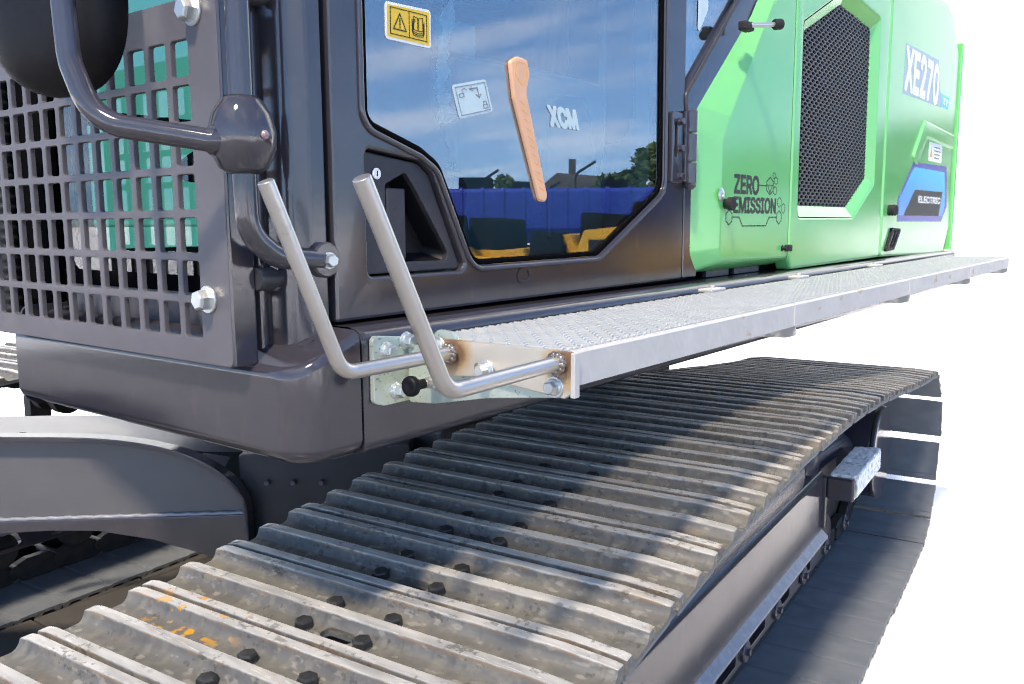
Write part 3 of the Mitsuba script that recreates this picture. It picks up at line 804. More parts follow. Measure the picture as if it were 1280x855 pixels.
# handle recess: rim, floor pocket, flap, deep cavity, lock
put(DOOR + '__handle_plate', plate(miter(ccw(rec), .003), FX(DX - .012), .012, .003, holes=[rp([(.055, 1.70), (.104, 1.722), (.135, 1.685), (.212, 1.580), (.205, 1.566), (.055, 1.568)], [.006, .01, .02, .012, .006, .006], 4)]), 'handle_plastic', 35)
pock = []
hp = ccw(rp([(.055, 1.70), (.104, 1.722), (.135, 1.685), (.212, 1.580), (.205, 1.566), (.055, 1.568)], [.006, .01, .02, .012, .006, .006], 4))
inn = hp * .80 + hp.mean(0) * .20
n_ = len(hp); V = np.vstack([FX(DX - .0225)(hp, 0), FX(DX - .060)(inn, 0)])
i = np.arange(n_); j = (i + 1) % n_
put(DOOR + '__handle_pocket', trimesh.Trimesh(V, np.vstack([np.stack([i, j, j + n_], 1), np.stack([i, j + n_, i + n_], 1), tri2d([inn]) + n_]), process=False), 'black_plastic', 40)
put(DOOR + '__handle_flap', rbox(DX - .05, DX - .012, .057, .104, 1.570, 1.695, .005), 'handle_plastic', 40)
put(DOOR + '__lock', at(lathe([(0, 0), (.0085, 0), (.0095, .001), (.0095, .003), (.008, .004), (0, .004)], 28), (DX - .012, .033, 1.717), (1, 0, 0)), 'white_print', 30)
put(DOOR + '__lock__key_slot', rbox(DX - .008, DX - .0075, .0318, .0342, 1.7125, 1.7215, .0002), 'black_print', 30)
# pressed tab under the window
tabp = rp([(.408, 1.512), (.452, 1.512), (.452, 1.542), (.408, 1.542)], .014, 5)
put(DOOR + '__pressed_tab', ring(tabp, .004, FX(DX), 0, .003), 'paint_gray', 40)
# hinge: leaf on the door, barrel, bolts
HG = DOOR + '__hinge'
put(HG, plate(rp(rect(1.055, 1.115, 1.735, 1.915), .006, 3), FX(DX + .014), .012, .002, holes=[rp(rect(1.068, 1.084, 1.80, 1.89), .006, 3)]), 'paint_gray', 35)
for z0, z1 in ((1.735, 1.79), (1.793, 1.865), (1.868, 1.925)):
    put(HG + '__knuckle', at(lathe([(0, 0), (.015, 0), (.017, .002), (.017, z1 - z0 - .002), (.015, z1 - z0), (0, z1 - z0)], 26), (DX + .018, 1.150, z0)), 'paint_gray', 40)
put(HG + '__leaf', plate(rp(rect(1.118, 1.150, 1.738, 1.921), .004, 3), FX(DX + .020), .008, .002), 'paint_gray', 35)
put(HG + '__pin', at(lathe([(0, 0), (.009, 0), (.016, .008), (.017, .014), (0, .014)], 24), (DX + .018, 1.150, 1.7195)), 'paint_gray', 40)
for z in (1.752, 1.823, 1.892):
    put(HG + '__bolt', at(hexhead(.017, .011, washer=.011), (DX + .014, 1.092, z), (1, 0, 0), .2), 'paint_gray', 30)
# stickers on the pane
FW = FX(DX - .0095)
st = rp([(.0595, 1.939), (.1715, 1.939), (.1725, 2.004), (.061, 1.9995)], .007, 4)
put(DOOR + '__warning_sticker', plate(st, FX(DX - .0085), .001, .0004), 'white_print', 30)
lab(DOOR + '__warning_sticker', 'yellow warning sticker with triangle and manual symbols')
inner = miter(ccw(rp([(.0595, 1.939), (.1715, 1.939), (.1725, 2.004), (.061, 1.9995)], .006, 4)), .0045)
put(DOOR + '__warning_sticker__yellow_field', plate(inner, FX(DX - .0079), .0005, 0), 'yellow_print', False)
FS = FX(DX - .0078)
sym = [ring([(.0705, 1.9485), (.1605, 1.9485), (.1610, 1.9935), (.0712, 1.9925)], .0013, FS), strip([(.1165, 1.9485), (.1165, 1.993)], .0012, FS),
       ring([(.0770, 1.957), (.1105, 1.957), (.0940, 1.986)], .0018, FS), strip([(.0940, 1.976), (.0940, 1.966)], .0022, FS), strip([(.0940, 1.9625), (.0940, 1.9615)], .0022, FS)]
for k in range(3):
    o = k * .0028
    sym += [strip([(.1235 - .0 + o * .4, 1.961 - o), (.1235 + o * .4, 1.980 - o), (.131, 1.9815 - o * .6)], .0011, FS), strip([(.1235 + o * .4, 1.961 - o), (.1385, 1.9595 - o), (.1535 - o * .4, 1.961 - o), (.1535 - o * .4, 1.980 - o)], .0011, FS)]
sym += [ring([(.127, 1.964), (.138, 1.9625), (.138, 1.985), (.127, 1.987)], .0011, FS), ring([(.1395, 1.9625), (.1505, 1.964), (.1505, 1.987), (.1395, 1.985)], .0011, FS)]
put(DOOR + '__warning_sticker__symbols', cat(sym), 'black_print', False)
s2 = np.array([(.225, 1.883), (.323, 1.906), (.346, 1.848), (.246, 1.825)])
put(DOOR + '__lock_sticker', plate(rp(s2, .006, 4), FX(DX - .0085), .001, .0004), 'pale_print', 30)
lab(DOOR + '__lock_sticker', 'pale square sticker with padlock and arrow symbols')
o2 = s2[3]; ux = (s2[2] - s2[3]); vy = (s2[0] - s2[3])


def S2(pts):
    return [tuple(o2 + ux * a + vy * b) for a, b in pts]


f2 = FX(DX - .0083)
sy = [ring(S2([(.07, .07), (.93, .07), (.93, .93), (.07, .93)]), .0014, f2), strip(S2([(.45, .80), (.68, .80), (.68, .50)]), .0022, f2), strip(S2([(.61, .60), (.68, .50), (.75, .60)]), .0018, f2), strip(S2([(.53, .86), (.45, .80), (.53, .74)]), .0014, f2),
      ring(S2([(.13, .60), (.27, .60), (.27, .72), (.13, .72)]), .0014, f2), strip(S2([(.24, .72), (.24, .82), (.32, .85), (.36, .80)]), .0014, f2),
      ring(S2([(.74, .14), (.88, .14), (.88, .27), (.74, .27)]), .0014, f2), strip(S2([(.77, .27), (.77, .36), (.85, .36), (.85, .27)]), .0014, f2)]
put(DOOR + '__lock_sticker__symbols', cat(sy), 'gray_print', False)
put(DOOR + '__letter_sticker', text_fit('XCM', .541, .652, 1.835, 1.880, FX(DX - .009), .0008, True, -.016, 7), 'pale_print', 30)
lab(DOOR + '__letter_sticker', 'pale slanted letters on the door pane')
# peach lever standing just inside the pane
pe = rp([(.392, 1.948), (.418, 1.961), (.450, 1.958), (.458, 1.93), (.446, 1.895), (.520, 1.69), (.512, 1.676), (.492, 1.680), (.405, 1.88)], [.01, .012, .01, .01, .02, .01, .01, .01, .02], 5)
put(DOOR + '__peach_lever', plate(pe, FX(DX - .001), .008, .004, nb=3), 'peach_plastic', 40)
lab(DOOR + '__peach_lever', 'peach coloured ribbed lever behind the door pane')
put(DOOR + '__peach_lever__grip_outline', ring(rp([(.405, 1.925), (.413, 1.951), (.443, 1.949), (.447, 1.925), (.430, 1.903)], .006, 3), .0012, FX(DX - .001), 0, .0006), 'orange_print', False)
ti = []
for k in range(11):
    c = np.array([.4315, 1.872]) + np.array([.072, -.178]) * k / 10.6
    ti.append(strip([c - [.010, -.003], c + [.006, -.003]], .0013, FX(DX - .001)))
put(DOOR + '__peach_lever__tick_marks', cat(ti), 'orange_print', False)

# ------------------------------------------------------------------ cab interior (seen through the panes)
SEAT = EX + '__cab_seat'
put(SEAT, rbox(-1.08, -.62, .45, .92, 1.72, 1.86, .05, 2), 'interior_dark', 50)
put(SEAT + '__backrest', rbox(-1.06, -.64, .86, .99, 1.84, 2.45, .05, 2), 'interior_dark', 50)
put(SEAT + '__console', rbox(-.62, -.50, .32, .92, 1.50, 1.98, .03, 2), 'interior_teal', 50)
put(SEAT + '__console', rbox(-1.22, -1.12, .50, .92, 1.50, 1.80, .03, 2), 'interior_teal', 50)
put(SEAT + '__lumbar_rib', cat([rbox(-.60, -.46, .26, .46, 2.035 + .03 * i, 2.057 + .03 * i, .008) for i in range(4)]), 'interior_dark', 40)
put(SEAT + '__carton', rbox(-.56, -.47, .25, .37, 1.96, 2.02, .004), 'interior_pale', 30)
put(EX + '__steering_wheel', trimesh.Trimesh(*(lambda m: (m.vertices, m.faces))(at(trimesh.creation.torus(.15, .014, 36, 10), (-.92, .16, 1.80), (0, -.5, 1)))), 'interior_dark', 50)
put(EX + '__steering_wheel__column', tube([(-.92, .12, 1.49), (-.92, .17, 1.80)], .03, 14), 'interior_dark', 50)
put(EX + '__travel_pedal', cat([rbox(-.90, -.85, .02, .16, 1.52, 1.55, .006), rbox(-.78, -.73, .02, .16, 1.52, 1.55, .006), tube([(-.88, .1, 1.52), (-.88, .02, 1.95)], .012, 10), tube([(-.76, .1, 1.52), (-.76, .02, 1.95)], .012, 10)]), 'interior_dark', 40)
# crumpled protective film over the front pillar trim and the seat
def crumple(path, wid, seed, x0):
    p = np.asarray(path, float); k, n = 60, 14
    t = np.linspace(0, 1, k); P = np.stack([np.interp(t, np.linspace(0, 1, len(p)), p[:, i]) for i in range(2)], 1)
    d = np.gradient(P, axis=0); d /= np.linalg.norm(d, axis=1, keepdims=True); nn = np.stack([-d[:, 1], d[:, 0]], 1)
    V = []
    for a in range(k):
        for b in range(n):
            f = b / (n - 1) - .5
            q = P[a] + nn[a] * f * wid * (1 + .3 * math.sin(a * .7))
            V.append((x0, q[0], q[1]))
    V = np.array(V); V[:, 0] += .05 * (meshkit.fbm(V * [1, 26, 26] + seed, 4, seed) - .5); V[:, 1:] += .008 * (meshkit.fbm(V[:, 1:][:, [0, 1, 0]] * 60, 3, seed + 3)[:, None] - .5)
    i, j = np.meshgrid(np.arange(k - 1), np.arange(n - 1), indexing='ij')
    q = np.stack([i * n + j, i * n + j + 1, (i + 1) * n + j + 1, (i + 1) * n + j], -1).reshape(-1, 4)
    return trimesh.Trimesh(V, np.vstack([q[:, [0, 1, 2]], q[:, [0, 2, 3]]]), process=False)


put(SEAT + '__protective_film', crumple([(.265, 2.16), (.252, 2.04), (.232, 1.95), (.228, 1.88), (.240, 1.82)], .035, 3, -.435), 'film', 12)
for zz in (1.86, 2.3):
    put(CAB + '__window_bar', rbox(-1.345, -1.325, .02, 1.16, zz, zz + .035, .006), 'interior_dark', 40)
for yy_ in (.36, .74):
    put(CAB + '__window_post', rbox(-1.345, -1.325, yy_, yy_ + .05, 1.56, 2.82, .006), 'interior_dark', 40)
put(CAB + '__side_console', rbox(-1.33, -1.25, .05, 1.1, 1.50, 1.58, .03, 2), 'interior_dark', 40)
put(CAB + '__grab_arch', tube(fillet3([(-.50, .665, 1.60), (-.50, .665, 1.93), (-.50, .83, 1.93), (-.50, .86, 1.75)], .06), .006, 12), 'interior_teal', 50)
put(CAB + '__inner_post', rbox(-.55, -.53, .95, .965, 1.55, 2.6, .006), 'interior_teal', 40)

# dark boom foot beyond the cab with a ribbed hose
put(EX + '__boom_foot', rbox(-2.5, -1.58, .02, .12, 1.52, 2.9, .03), 'seal_black', 40)
hp_ = np.column_stack([np.full(160, -1.42), np.full(160, -.13), np.linspace(1.42, 2.5, 160)])
put(EX + '__boom_hose', tube(hp_, .024 + .003 * np.sin(np.arange(160) * 1.9), 16), 'hose_black', 60)

# ------------------------------------------------------------------ green side panels
GX = -.37
P1 = EX + '__battery_door'
g1 = rp([(1.222, 1.493), (1.868, 1.493), (1.868, 2.75), (2.20, 2.75), (1.604, 2.29), (1.205, 1.945), (1.180, 1.90), (1.180, 1.545)][:2] + [(1.868, 2.70), (2.08, 2.70), (1.604, 2.29), (1.205, 1.945), (1.180, 1.90), (1.180, 1.545)], [.03, .02, 0, 0, .05, .06, .05, .04], 6)
g1 = rp([(1.222, 1.493), (1.868, 1.493), (1.868, 2.52), (1.604, 2.29), (1.205, 1.945), (1.180, 1.90), (1.180, 1.545)], [.03, .02, 0, 0, .06, .05, .04], 6)
# a broad sloped border along the front edge
gi = rp([(1.335, 1.528), (1.862, 1.520), (1.862, 2.43), (1.665, 2.285), (1.372, 1.925), (1.325, 1.855), (1.325, 1.56)], [.03, .01, 0, 0, .05, .05, .03], 6)
n_ = len(g1); assert n_ == len(gi)
lv = [(g1, -.09), (g1, -.045), (miter(g1, .004), -.036), (miter(gi, -.006), -.001), (miter(gi, .004), 0)]
V = np.vstack([FX(GX)(q, w) for q, w in lv]); Fs = []
for k in range(len(lv) - 1):
    i = np.arange(n_); j = (i + 1) % n_
    Fs += [np.stack([k * n_ + i, k * n_ + j, (k + 1) * n_ + j], 1), np.stack([k * n_ + i, (k + 1) * n_ + j, (k + 1) * n_ + i], 1)]
Fs.append(tri2d([lv[-1][0]]) + (len(lv) - 1) * n_)
put(P1, trimesh.Trimesh(V, np.vstack(Fs), process=False), 'paint_green', 25)
FP = FX(GX)
put(P1 + '__lettering', cat([text_fit('ZERO', 1.412, 1.600, 1.7145, 1.7725, FP, .0008), text_fit('EMISSION', 1.412, 1.745, 1.6585, 1.7085, FP, .0008)]), 'black_print', False)
lab(P1 + '__lettering', 'black words ZERO EMISSION on the green door')


def hexa(cy, cz, ry, rz):
    return [(cy + ry * math.cos(math.radians(a)), cz + rz * math.sin(math.radians(a))) for a in (90, 150, 210, 270, 330, 30)]


em = [ring(hexa(1.690, 1.745, .034, .029), .0035, FP, 0, .0008), strip([(1.604, 1.745), (1.657, 1.745)], .003, FP, 0, .0008), ring([(1.667, 1.749), (1.713, 1.749), (1.69, 1.722)], .0025, FP, 0, .0008)]
em += [ring(hexa(*h), .002, FP, 0, .0008) for h in ((1.722, 1.778, .013, .011), (1.740, 1.763, .017, .013), (1.733, 1.732, .017, .015))]
em += [ring(hexa(1.775, 1.696, .020, .017), .002, FP, 0, .0008), ring(hexa(1.812, 1.677, .018, .017), .002, FP, 0, .0008), ring(hexa(1.775, 1.648, .026, .023), .003, FP, 0, .0008), ring(hexa(1.382, 1.647, .026, .023), .003, FP, 0, .0008),
       strip([(1.404, 1.648), (1.455, 1.648), (1.480, 1.622), (1.665, 1.622), (1.690, 1.648), (1.750, 1.648)], .0035, FP, 0, .0008)]
put(P1 + '__hexagon_emblem', cat(em), 'black_print', False)
put(P1 + '__rubber_stop', at(lathe([(0, 0), (.014, 0), (.014, .01), (.017, .012), (.019, .014), (.019, .026), (.017, .028), (0, .028)], 32), (GX, 1.352, 1.685), (1, -.1, 0)), 'rubber', 35)
put(P1 + '__lock', at(lathe([(0, 0), (.013, 0), (.018, .002), (.019, .004), (.015, .007), (.006, .0075), (.005, .005), (0, .005)], 28), (GX, 1.318, 1.710), (1, 0, 0)), 'zinc_bolt', 35)
# stay with rubber buffer on the sloping edge
put(EX + '__door_buffer', tube([(-.345, 1.44, 2.185), (-.30, 1.52, 2.195)], .007, 12), 'zinc_bolt', 40)
put(EX + '__door_buffer__clamp', cat([rbox(-.37, -.342, 1.405, 1.452, 2.168, 2.194, .006), rbox(-.37, -.345, 1.45, 1.468, 2.172, 2.198, .005)]), 'rubber', 35)
put(EX + '__door_buffer__cap', at(lathe([(0, 0), (.013, 0), (.015, .003), (.015, .024), (.013, .027), (0, .027)], 26), (-.305, 1.51, 2.1935), (.5, .85, .1)), 'rubber', 35)

P2 = EX + '__vent_door'
vent = [(2.005, 1.690), (2.560, 1.690), (2.806, 1.815), (2.785, 2.405), (2.390, 2.425), (1.997, 2.262)]
ventr = rp(vent, .012, 3)
g2 = rp([(1.905, 1.473), (2.985, 1.477), (2.985, 2.68), (1.878, 2.56), (1.878, 1.515)], [.02, .02, .02, .02, .02], 5)
vo = rp([(1.955, 1.650), (2.580, 1.650), (2.850, 1.79), (2.830, 2.45), (2.390, 2.475), (1.947, 2.285)], .02, 3)
put(P2, plate(g2, FX(GX), .05, .012, holes=[vo], nb=3), 'paint_green', 30)
# sloped reveal of the vent
nv = len(ventr); a_, b_ = ccw(vo), ccw(ventr)
V = np.vstack([FX(GX - .003)(a_, 0), FX(GX - .028)(b_, 0)]); i = np.arange(nv); j = (i + 1) % nv
put(P2 + '__vent_reveal', trimesh.Trimesh(V, np.vstack([np.stack([i, j, j + nv], 1), np.stack([i, j + nv, i + nv], 1)]), process=False), 'paint_green', 25)
# honeycomb mesh
hexs, o = [], 0
poly = Polygon(ventr); bars = []
cw, ch = .046, .0132
V, Fq, o = [], [], 0
k6 = np.radians(np.array([90, 150, 210, 270, 330, 30]))
for r in range(0, 62):
    for c in range(0, 20):
        cy, cz = 1.99 + (c + .5 * (r % 2)) * cw, 1.684 + r * ch * .92
        if not poly.buffer(.004).contains(Polygon(rect(cy - .001, cy + .001, cz - .001, cz + .001))):
            continue
        oy, oz = cw / 2 / math.cos(math.pi / 6) * np.cos(k6), ch * .62 * np.sin(k6)
        V += [FX(GX - .026)(np.stack([cy + oy, cz + oz], 1), 0), FX(GX - .026)(np.stack([cy + oy * .80, cz + oz * .78], 1), 0), FX(GX - .032)(np.stack([cy + oy * .72, cz + oz * .68], 1), 0)]
        i = np.arange(6); j = (i + 1) % 6
        for l in (0, 6):
            Fq += [np.stack([o + l + i, o + l + j, o + l + 6 + j], 1), np.stack([o + l + i, o + l + 6 + j, o + l + 6 + i], 1)]
        o += 18
put(P2 + '__vent_mesh', trimesh.Trimesh(np.vstack(V), np.vstack(Fq), process=False), 'mesh_black', False)
put(P2 + '__vent_backing', plate(vo, FX(GX - .10), .01, 0), 'seal_black', False)
for y, z in ((1.833, 1.548), (1.86, 2.50)):
    put(P2 + '__latch', cat([at(lathe([(0, 0), (.010, 0), (.010, .006), (.006, .008), (.006, .02), (0, .02)], 18), (GX - .004, y - .02, z), (1, 0, 0)), rbox(GX - .004, GX + .016, y + .004, y + .036, z - .012, z + .010, .004)]), 'rubber', 35)

P3 = EX + '__rear_door'
g3 = rp([(3.004, 1.478), (4.27, 1.458), (4.40, 1.612), (4.385, 2.105), (4.42, 2.49), (4.21, 2.695), (4.03, 2.745), (3.004, 2.66)], [.02, .02, .03, .1, .05, .05, .05, .02], 5)
put(P3, plate(g3, FX(GX), .05, .012, nb=3), 'paint_green', 30)
# recessed-looking raised rib above the electric panel
put(P3 + '__pressed_rib', plate(rp([(3.45, 1.93), (3.66, 2.12), (4.34, 2.10), (4.34, 2.02), (3.72, 2.04), (3.55, 1.90)], .02, 4), FX(GX + .012), .013, .010, nb=3), 'paint_green', 30)
lt = [(3.235, 2.200), (4.02, 2.215), (3.90, 2.436), (3.248, 2.420)]
put(P3 + '__model_plate', plate(lt, FX(GX + .001), .001, 0), 'slate_print', False)
put(P3 + '__model_plate__numerals', text_fit('XE270', 3.255, 3.93, 2.212, 2.415, FX(GX + .0015), .0008, True, .0), 'white_print', False)
put(P3 + '__model_plate__badge', plate([(4.02, 2.218), (4.19, 2.220), (4.19, 2.285), (3.99, 2.285)], FX(GX + .001), .001, 0), 'blue_print', False)
put(P3 + '__model_plate__badge_letters', text_fit('EV', 4.06, 4.16, 2.235, 2.270, FX(GX + .0015), .0006), 'white_print', False)
el = [(3.254, 1.632), (4.176, 1.630), (4.294, 1.713), (4.232, 1.926), (3.505, 1.912), (3.247, 1.736)]
put(P3 + '__blue_decal', plate(el, FX(GX + .001), .001, 0), 'violet_print', False)
el2 = [(3.275, 1.660), (4.20, 1.660), (4.24, 1.73), (4.19, 1.893), (3.525, 1.890), (3.275, 1.738)]
put(P3 + '__blue_decal__blue_field', plate(el2, FX(GX + .0015), .0005, 0), 'blue_print', False)
put(P3 + '__blue_decal__black_band', plate([(3.36, 1.660), (4.10, 1.660), (4.165, 1.787), (3.555, 1.784)], FX(GX + .0020), .0005, 0), 'black_print', False)
put(P3 + '__blue_decal__word', text_fit('ELECTRIC', 3.63, 4.12, 1.722, 1.757, FX(GX + .0022), .0006, True), 'white_print', False)
put(P3 + '__notice_label', plate(rect(3.80, 4.10, 1.934, 2.028), FX(GX + .001), .001, 0), 'white_print', False)
nl = [strip([(3.92, z), (3.92 + w, z)], .006, FX(GX + .0013)) for z, w in ((2.008, .12), (1.99, .14), (1.972, .13), (1.954, .11))]
put(P3 + '__notice_label__text_lines', cat(nl), 'gray_print', False)
put(P3 + '__notice_label__triangle', plate([(3.825, 1.955), (3.885, 1.955), (3.855, 2.005)], FX(GX + .0013), .0003, 0), 'orange_print', False)
put(P3 + '__rubber_stop', at(lathe([(0, 0), (.02, 0), (.024, .003), (.024, .03), (.021, .034), (0, .034)], 26), (GX, 3.105, 1.682), (1, -.2, 0)), 'rubber', 35)
put(P3 + '__latch_handle', plate(rp([(3.045, 1.500), (3.20, 1.505), (3.315, 1.60), (3.15, 1.605)], .01, 3), FX(GX + .010), .012, .004, holes=[rp([(3.10, 1.520), (3.18, 1.522), (3.265, 1.588), (3.18, 1.590)], .008, 3)]), 'black_plastic', 35)
put(P3 + '__latch_handle__grip', plate(rp([(3.125, 1.518), (3.15, 1.518), (3.235, 1.590), (3.21, 1.590)], .006, 2), FX(GX + .012), .008, .003), 'black_plastic', 35)
# body behind the panels
put(EX + '__engine_hood', cat([rbox(-2.9, GX - .105, 1.5, 4.38, 1.48, 2.58, .03), rbox(-2.9, GX - .07, 1.5, 4.4, 2.60, 2.72, .05)]), 'paint_dark', 35)
put(EX + '__counterweight', cat([rbox(-3.0, -.80, 4.43, 4.95, 1.30, 2.44, .05, 2)]), 'paint_dark', 35)
put(EX + '__counterweight__corner_strip', rbox(GX - .03, GX + .012, 4.415, 4.45, 1.46, 2.6, .008), 'paint_green', 35)
put(EX + '__hood_top_guard', cat([rbox(-1.2, -.46, 3.7, 4.15, 2.72, 2.95, .02)]), 'paint_gray', 35)
put(EX + '__panel_foot', rbox(GX - .05, GX + .02, 4.30, 4.46, 1.44, 1.475, .006), 'galvanised', 35)

# ------------------------------------------------------------------ catwalk
CWK = EX + '__catwalk'
ZC = 1.453
secs = [(0.012, .905), (.909, 1.937), (1.941, 2.938), (2.942, 3.935)]
for a, b in secs:
    tb = plate(rp([(-.026, ZC - .050), (.0, ZC - .050), (.0, ZC - .003), (-.003, ZC), (-.012, ZC), (-.012, ZC - .004), (-.005, ZC - .007), (-.005, ZC - .045), (-.026, ZC - .045)], 0), lambda q, w: np.stack([q[:, 0], a - w + 0 * q[:, 0], q[:, 1]], 1), b - a, 0)
    put(CWK + '__toe_board', tb, 'galvanised', 30)
    it = rbox(-.30, -.295, a, b, ZC - .045, ZC - .002, .001)
    put(CWK + '__rail_and_filler', cat([it, rbox(-.338, -.300, a, b, ZC - .050, ZC - .046, .001)]), 'galvanised', 30)  # with an added filler strip that stops sun leaking through the gap
for y in (.905, 1.937, 2.938, 3.90):
    put(CWK + '__seam_bracket', cat([plate(rp([(-.32, ZC - .05), (-.30, ZC - .085), (-.02, ZC - .078), (.001, ZC - .072), (.001, ZC - .052), (-.02, ZC - .0505)], .004, 2), FY(y), .006, .001), rbox(-.30, -.02, y - .004, y + .05, ZC - .0585, ZC - .0525, .001)]), 'galvanised', 30)
    put(CWK + '__seam_bolt', at(hexhead(.016, .009, washer=.013), (-.055, y - .001, ZC - .064), (0, -1, 0), .2), 'zinc_bolt', 30)
    put(CWK + '__joint_strip', rbox(-.001, .0025, y - .008, y + .010, ZC - .049, ZC - .001, .001), 'galvanised', 30)
# grating: staggered raised louvres over bearing bars
lou = []
px_, py_ = .0335, .0185
r = 0
y = .016
while y < 3.92:
    xo = (r % 2) * px_ / 2
    for c in range(-1, 9):
        x0, x1 = -.290 + c * px_ + xo + .0015, -.290 + (c + 1) * px_ + xo - .0015
        x0, x1 = max(x0, -.293), min(x1, -.014)
        if x1 - x0 < .006: continue
        d1 = .0105 if y < 2.6 else .0125
        for (ax, bx_, ay, by_, az_, bz_) in ((x0, x1, y, y + d1, ZC - .0085, ZC - .007), (x0, x1, y, y + .0018, ZC - .007, ZC + .002), (x1 - .0030, x1, y + .0018, y + d1, ZC - .007, ZC + .0030)):
            if bx_ - ax < .002: continue
            b = trimesh.creation.box(bounds=[[ax, ay, az_], [bx_, by_, bz_]]); lou.append((b.vertices, b.faces))
    y += py_; r += 1
for c in range(0, 9):
    bx = -.285 + c * px_
    b = trimesh.creation.box(bounds=[[bx - .001, .012, ZC - .03], [bx + .001, 3.93, ZC - .0125]]); lou.append((b.vertices, b.faces))
put(CWK + '__grating', cat(lou), 'galvanised_grating', False)
# clips along the inner edge
for y in (1.07, 1.72, 2.6):
    put(CWK + '__clip', cat([rbox(-.315, -.275, y, y + .09, ZC + .001, ZC + .010, .003), at(hexhead(.013, .007), (-.295, y + .045, ZC + .010))]), 'galvanised', 35)
# front plates
put(CWK + '__end_plate', plate(rp([(-.012, ZC - .068), (.0, ZC - .060), (.0, ZC), (-.245, ZC + .001), (-.262, ZC - .03), (-.262, ZC - .060), (-.17, ZC - .052)], [.004, .003, .002, .004, .004, .004, 0], 3), FY(.004), .008, .0015,
                               holes=[rp([(-.178, 1.4075), (-.138, 1.4035), (-.138, 1.418), (-.178, 1.422)], .006, 3)]), 'heat_steel', 30)
lab(CWK + '__end_plate', 'steel end plate with brown heat marks round the welds')
put(CWK + '__edge_strap', rbox(-.002, .006, .0045, .018, ZC - .066, ZC - .001, .0015), 'galvanised', 30)
put(CWK + '__lower_bracket', plate(rp([(-.325, ZC - .112), (-.27, ZC - .108), (-.16, ZC - .086), (-.02, ZC - .069), (-.02, ZC - .03), (-.20, ZC - .02), (-.23, ZC + .012), (-.262, ZC + .014), (-.275, ZC - .005), (-.325, ZC - .02)], [.004, .01, 0, .003, .003, .01, .012, .014, .02, .004], 4), FY(.0125), .007, .0015,
                                   holes=[rp([(-.178, 1.4055), (-.138, 1.4015), (-.138, 1.418), (-.178, 1.422)], .006, 3)]), 'zinc_plate', 30)
put(CWK + '__mount_plate', plate(rp([(-.062, 1.350), (-.040, 1.343), (.034, 1.343), (.034, 1.448), (-.055, 1.458), (-.062, 1.452)], [.008, .004, .003, .003, .006, .008], 3), FX(X_S + .010), .008, .0015), 'zinc_plate', 30)
for y, z in ((-.033, 1.432), (.012, 1.444), (-.012, 1.364)):
    put(CWK + '__mount_bolt', at(hexhead(.019, .012, washer=.0145, flange=.0125), (X_S + .010, y, z), (1, 0, 0), .35), 'zinc_bolt', 25)
for x, z in ((-.155, 1.413), (-.028, 1.401)):
    put(CWK + '__end_bolt', at(hexhead(.018, .012, washer=.016, flange=.0125), (x, .004, z), (0, -1, 0), .2), 'zinc_bolt', 25)
put(CWK + '__mount_bolt', at(hexhead(.022, .012, washer=.0165), (-.252, .0055, 1.440), (0, -1, 0), .1), 'zinc_bolt', 25)
# spring plunger with round black knob
PL = CWK + '__plunger'
pz, pxx = 1.385, -.258
put(PL, at(hexhead(.0215, .012, washer=.0165), (pxx, .0055, pz), (0, -1, 0), .1), 'zinc_bolt', 25)
put(PL + '__sleeve', at(lathe([(0, 0), (.0085, 0), (.0085, .012), (.0062, .0125), (.0062, .020), (0, .02)], 22), (pxx, -.008, pz), (0, -1, 0)), 'stainless', 35)
put(PL + '__stem', at(lathe([(0, 0), (.0078, 0), (.0078, .020), (0, .02)], 22), (pxx, -.024, pz), (0, -1, 0)), 'black_plastic', 35)
put(PL + '__knob', at(lathe([(0, 0), (.010, .001), (.0155, .005), (.0165, .010), (.0155, .015), (.0125, .0172), (.008, .0162), (0, .0155)], 34), (pxx, -.042, pz), (0, -1, 0)), 'black_plastic', 60)
# the two bent bars
for key, x, pts in ((EX + '__hook_bar', -.020, [(0.004, 1.437), (-.236, 1.4315), (-.365, 1.682)]), (EX + '__hook_bar', -.222, [(.004, 1.434), (-.222, 1.4325), (-.334, 1.686)])):
    p3 = [(x, a, b) for a, b in pts]
    put(key, tube(fillet3(p3, .036, 12), .0107, 32, .0012), 'stainless', 50)
    ang = np.linspace(0, 2 * math.pi, 49)
    wb = np.column_stack([x + .0122 * np.cos(ang), -.0055 + .0012 * np.sin(ang * 9), pts[0][1] + .0122 * np.sin(ang)])
    put(CWK + '__weld_bead', tube(wb, .0044 + .0009 * np.sin(np.arange(49) * 1.5), 12, .0003), 'weld_bead', 60)

# ------------------------------------------------------------------ handrail, mirror
HR = EX + '__handrail'
rail = [(-.402, -.232, 2.75), (-.402, -.234, 1.72), (-.402, -.232, 1.62), (-.400, -.185, 1.585), (-.402, -.10, 1.578)]
put(HR, tube(fillet3(rail, .06, 10), .0172, 28), 'paint_gray', 50)
put(HR + '__mount_lug', cat([at(lathe([(0, 0), (.026, 0), (.028, .002), (.028, .016), (.025, .019), (0, .019)], 34), (-.409, -.096, 1.578), (1, 0, 0)), rbox(-.45, -.40, -.116, -.076, 1.55, 1.604, .014, 2)]), 'paint_gray', 40)
put(HR + '__bolt', at(hexhead(.0185, .012, washer=.0135), (-.390, -.094, 1.577), (1, -.15, 0), .3), 'zinc_bolt', 25)
kn = lathe([(0, -.052), (.020, -.052), (.034, -.044), (.046, -.018), (.0475, .006), (.042, .030), (.030, .050), (.022, .056), (0, .056)], 40)
put(EX + '__mirror_clamp', at(kn, (-.402, -.234, 1.757)), 'paint_gray', 60)
put(EX + '__mirror_clamp__screw', at(lathe([(0, 0), (.006, 0), (.0065, .003), (.0045, .006), (0, .007)], 20), (-.356, -.232, 1.757), (1, .1, 0)), 'red_plastic', 40)
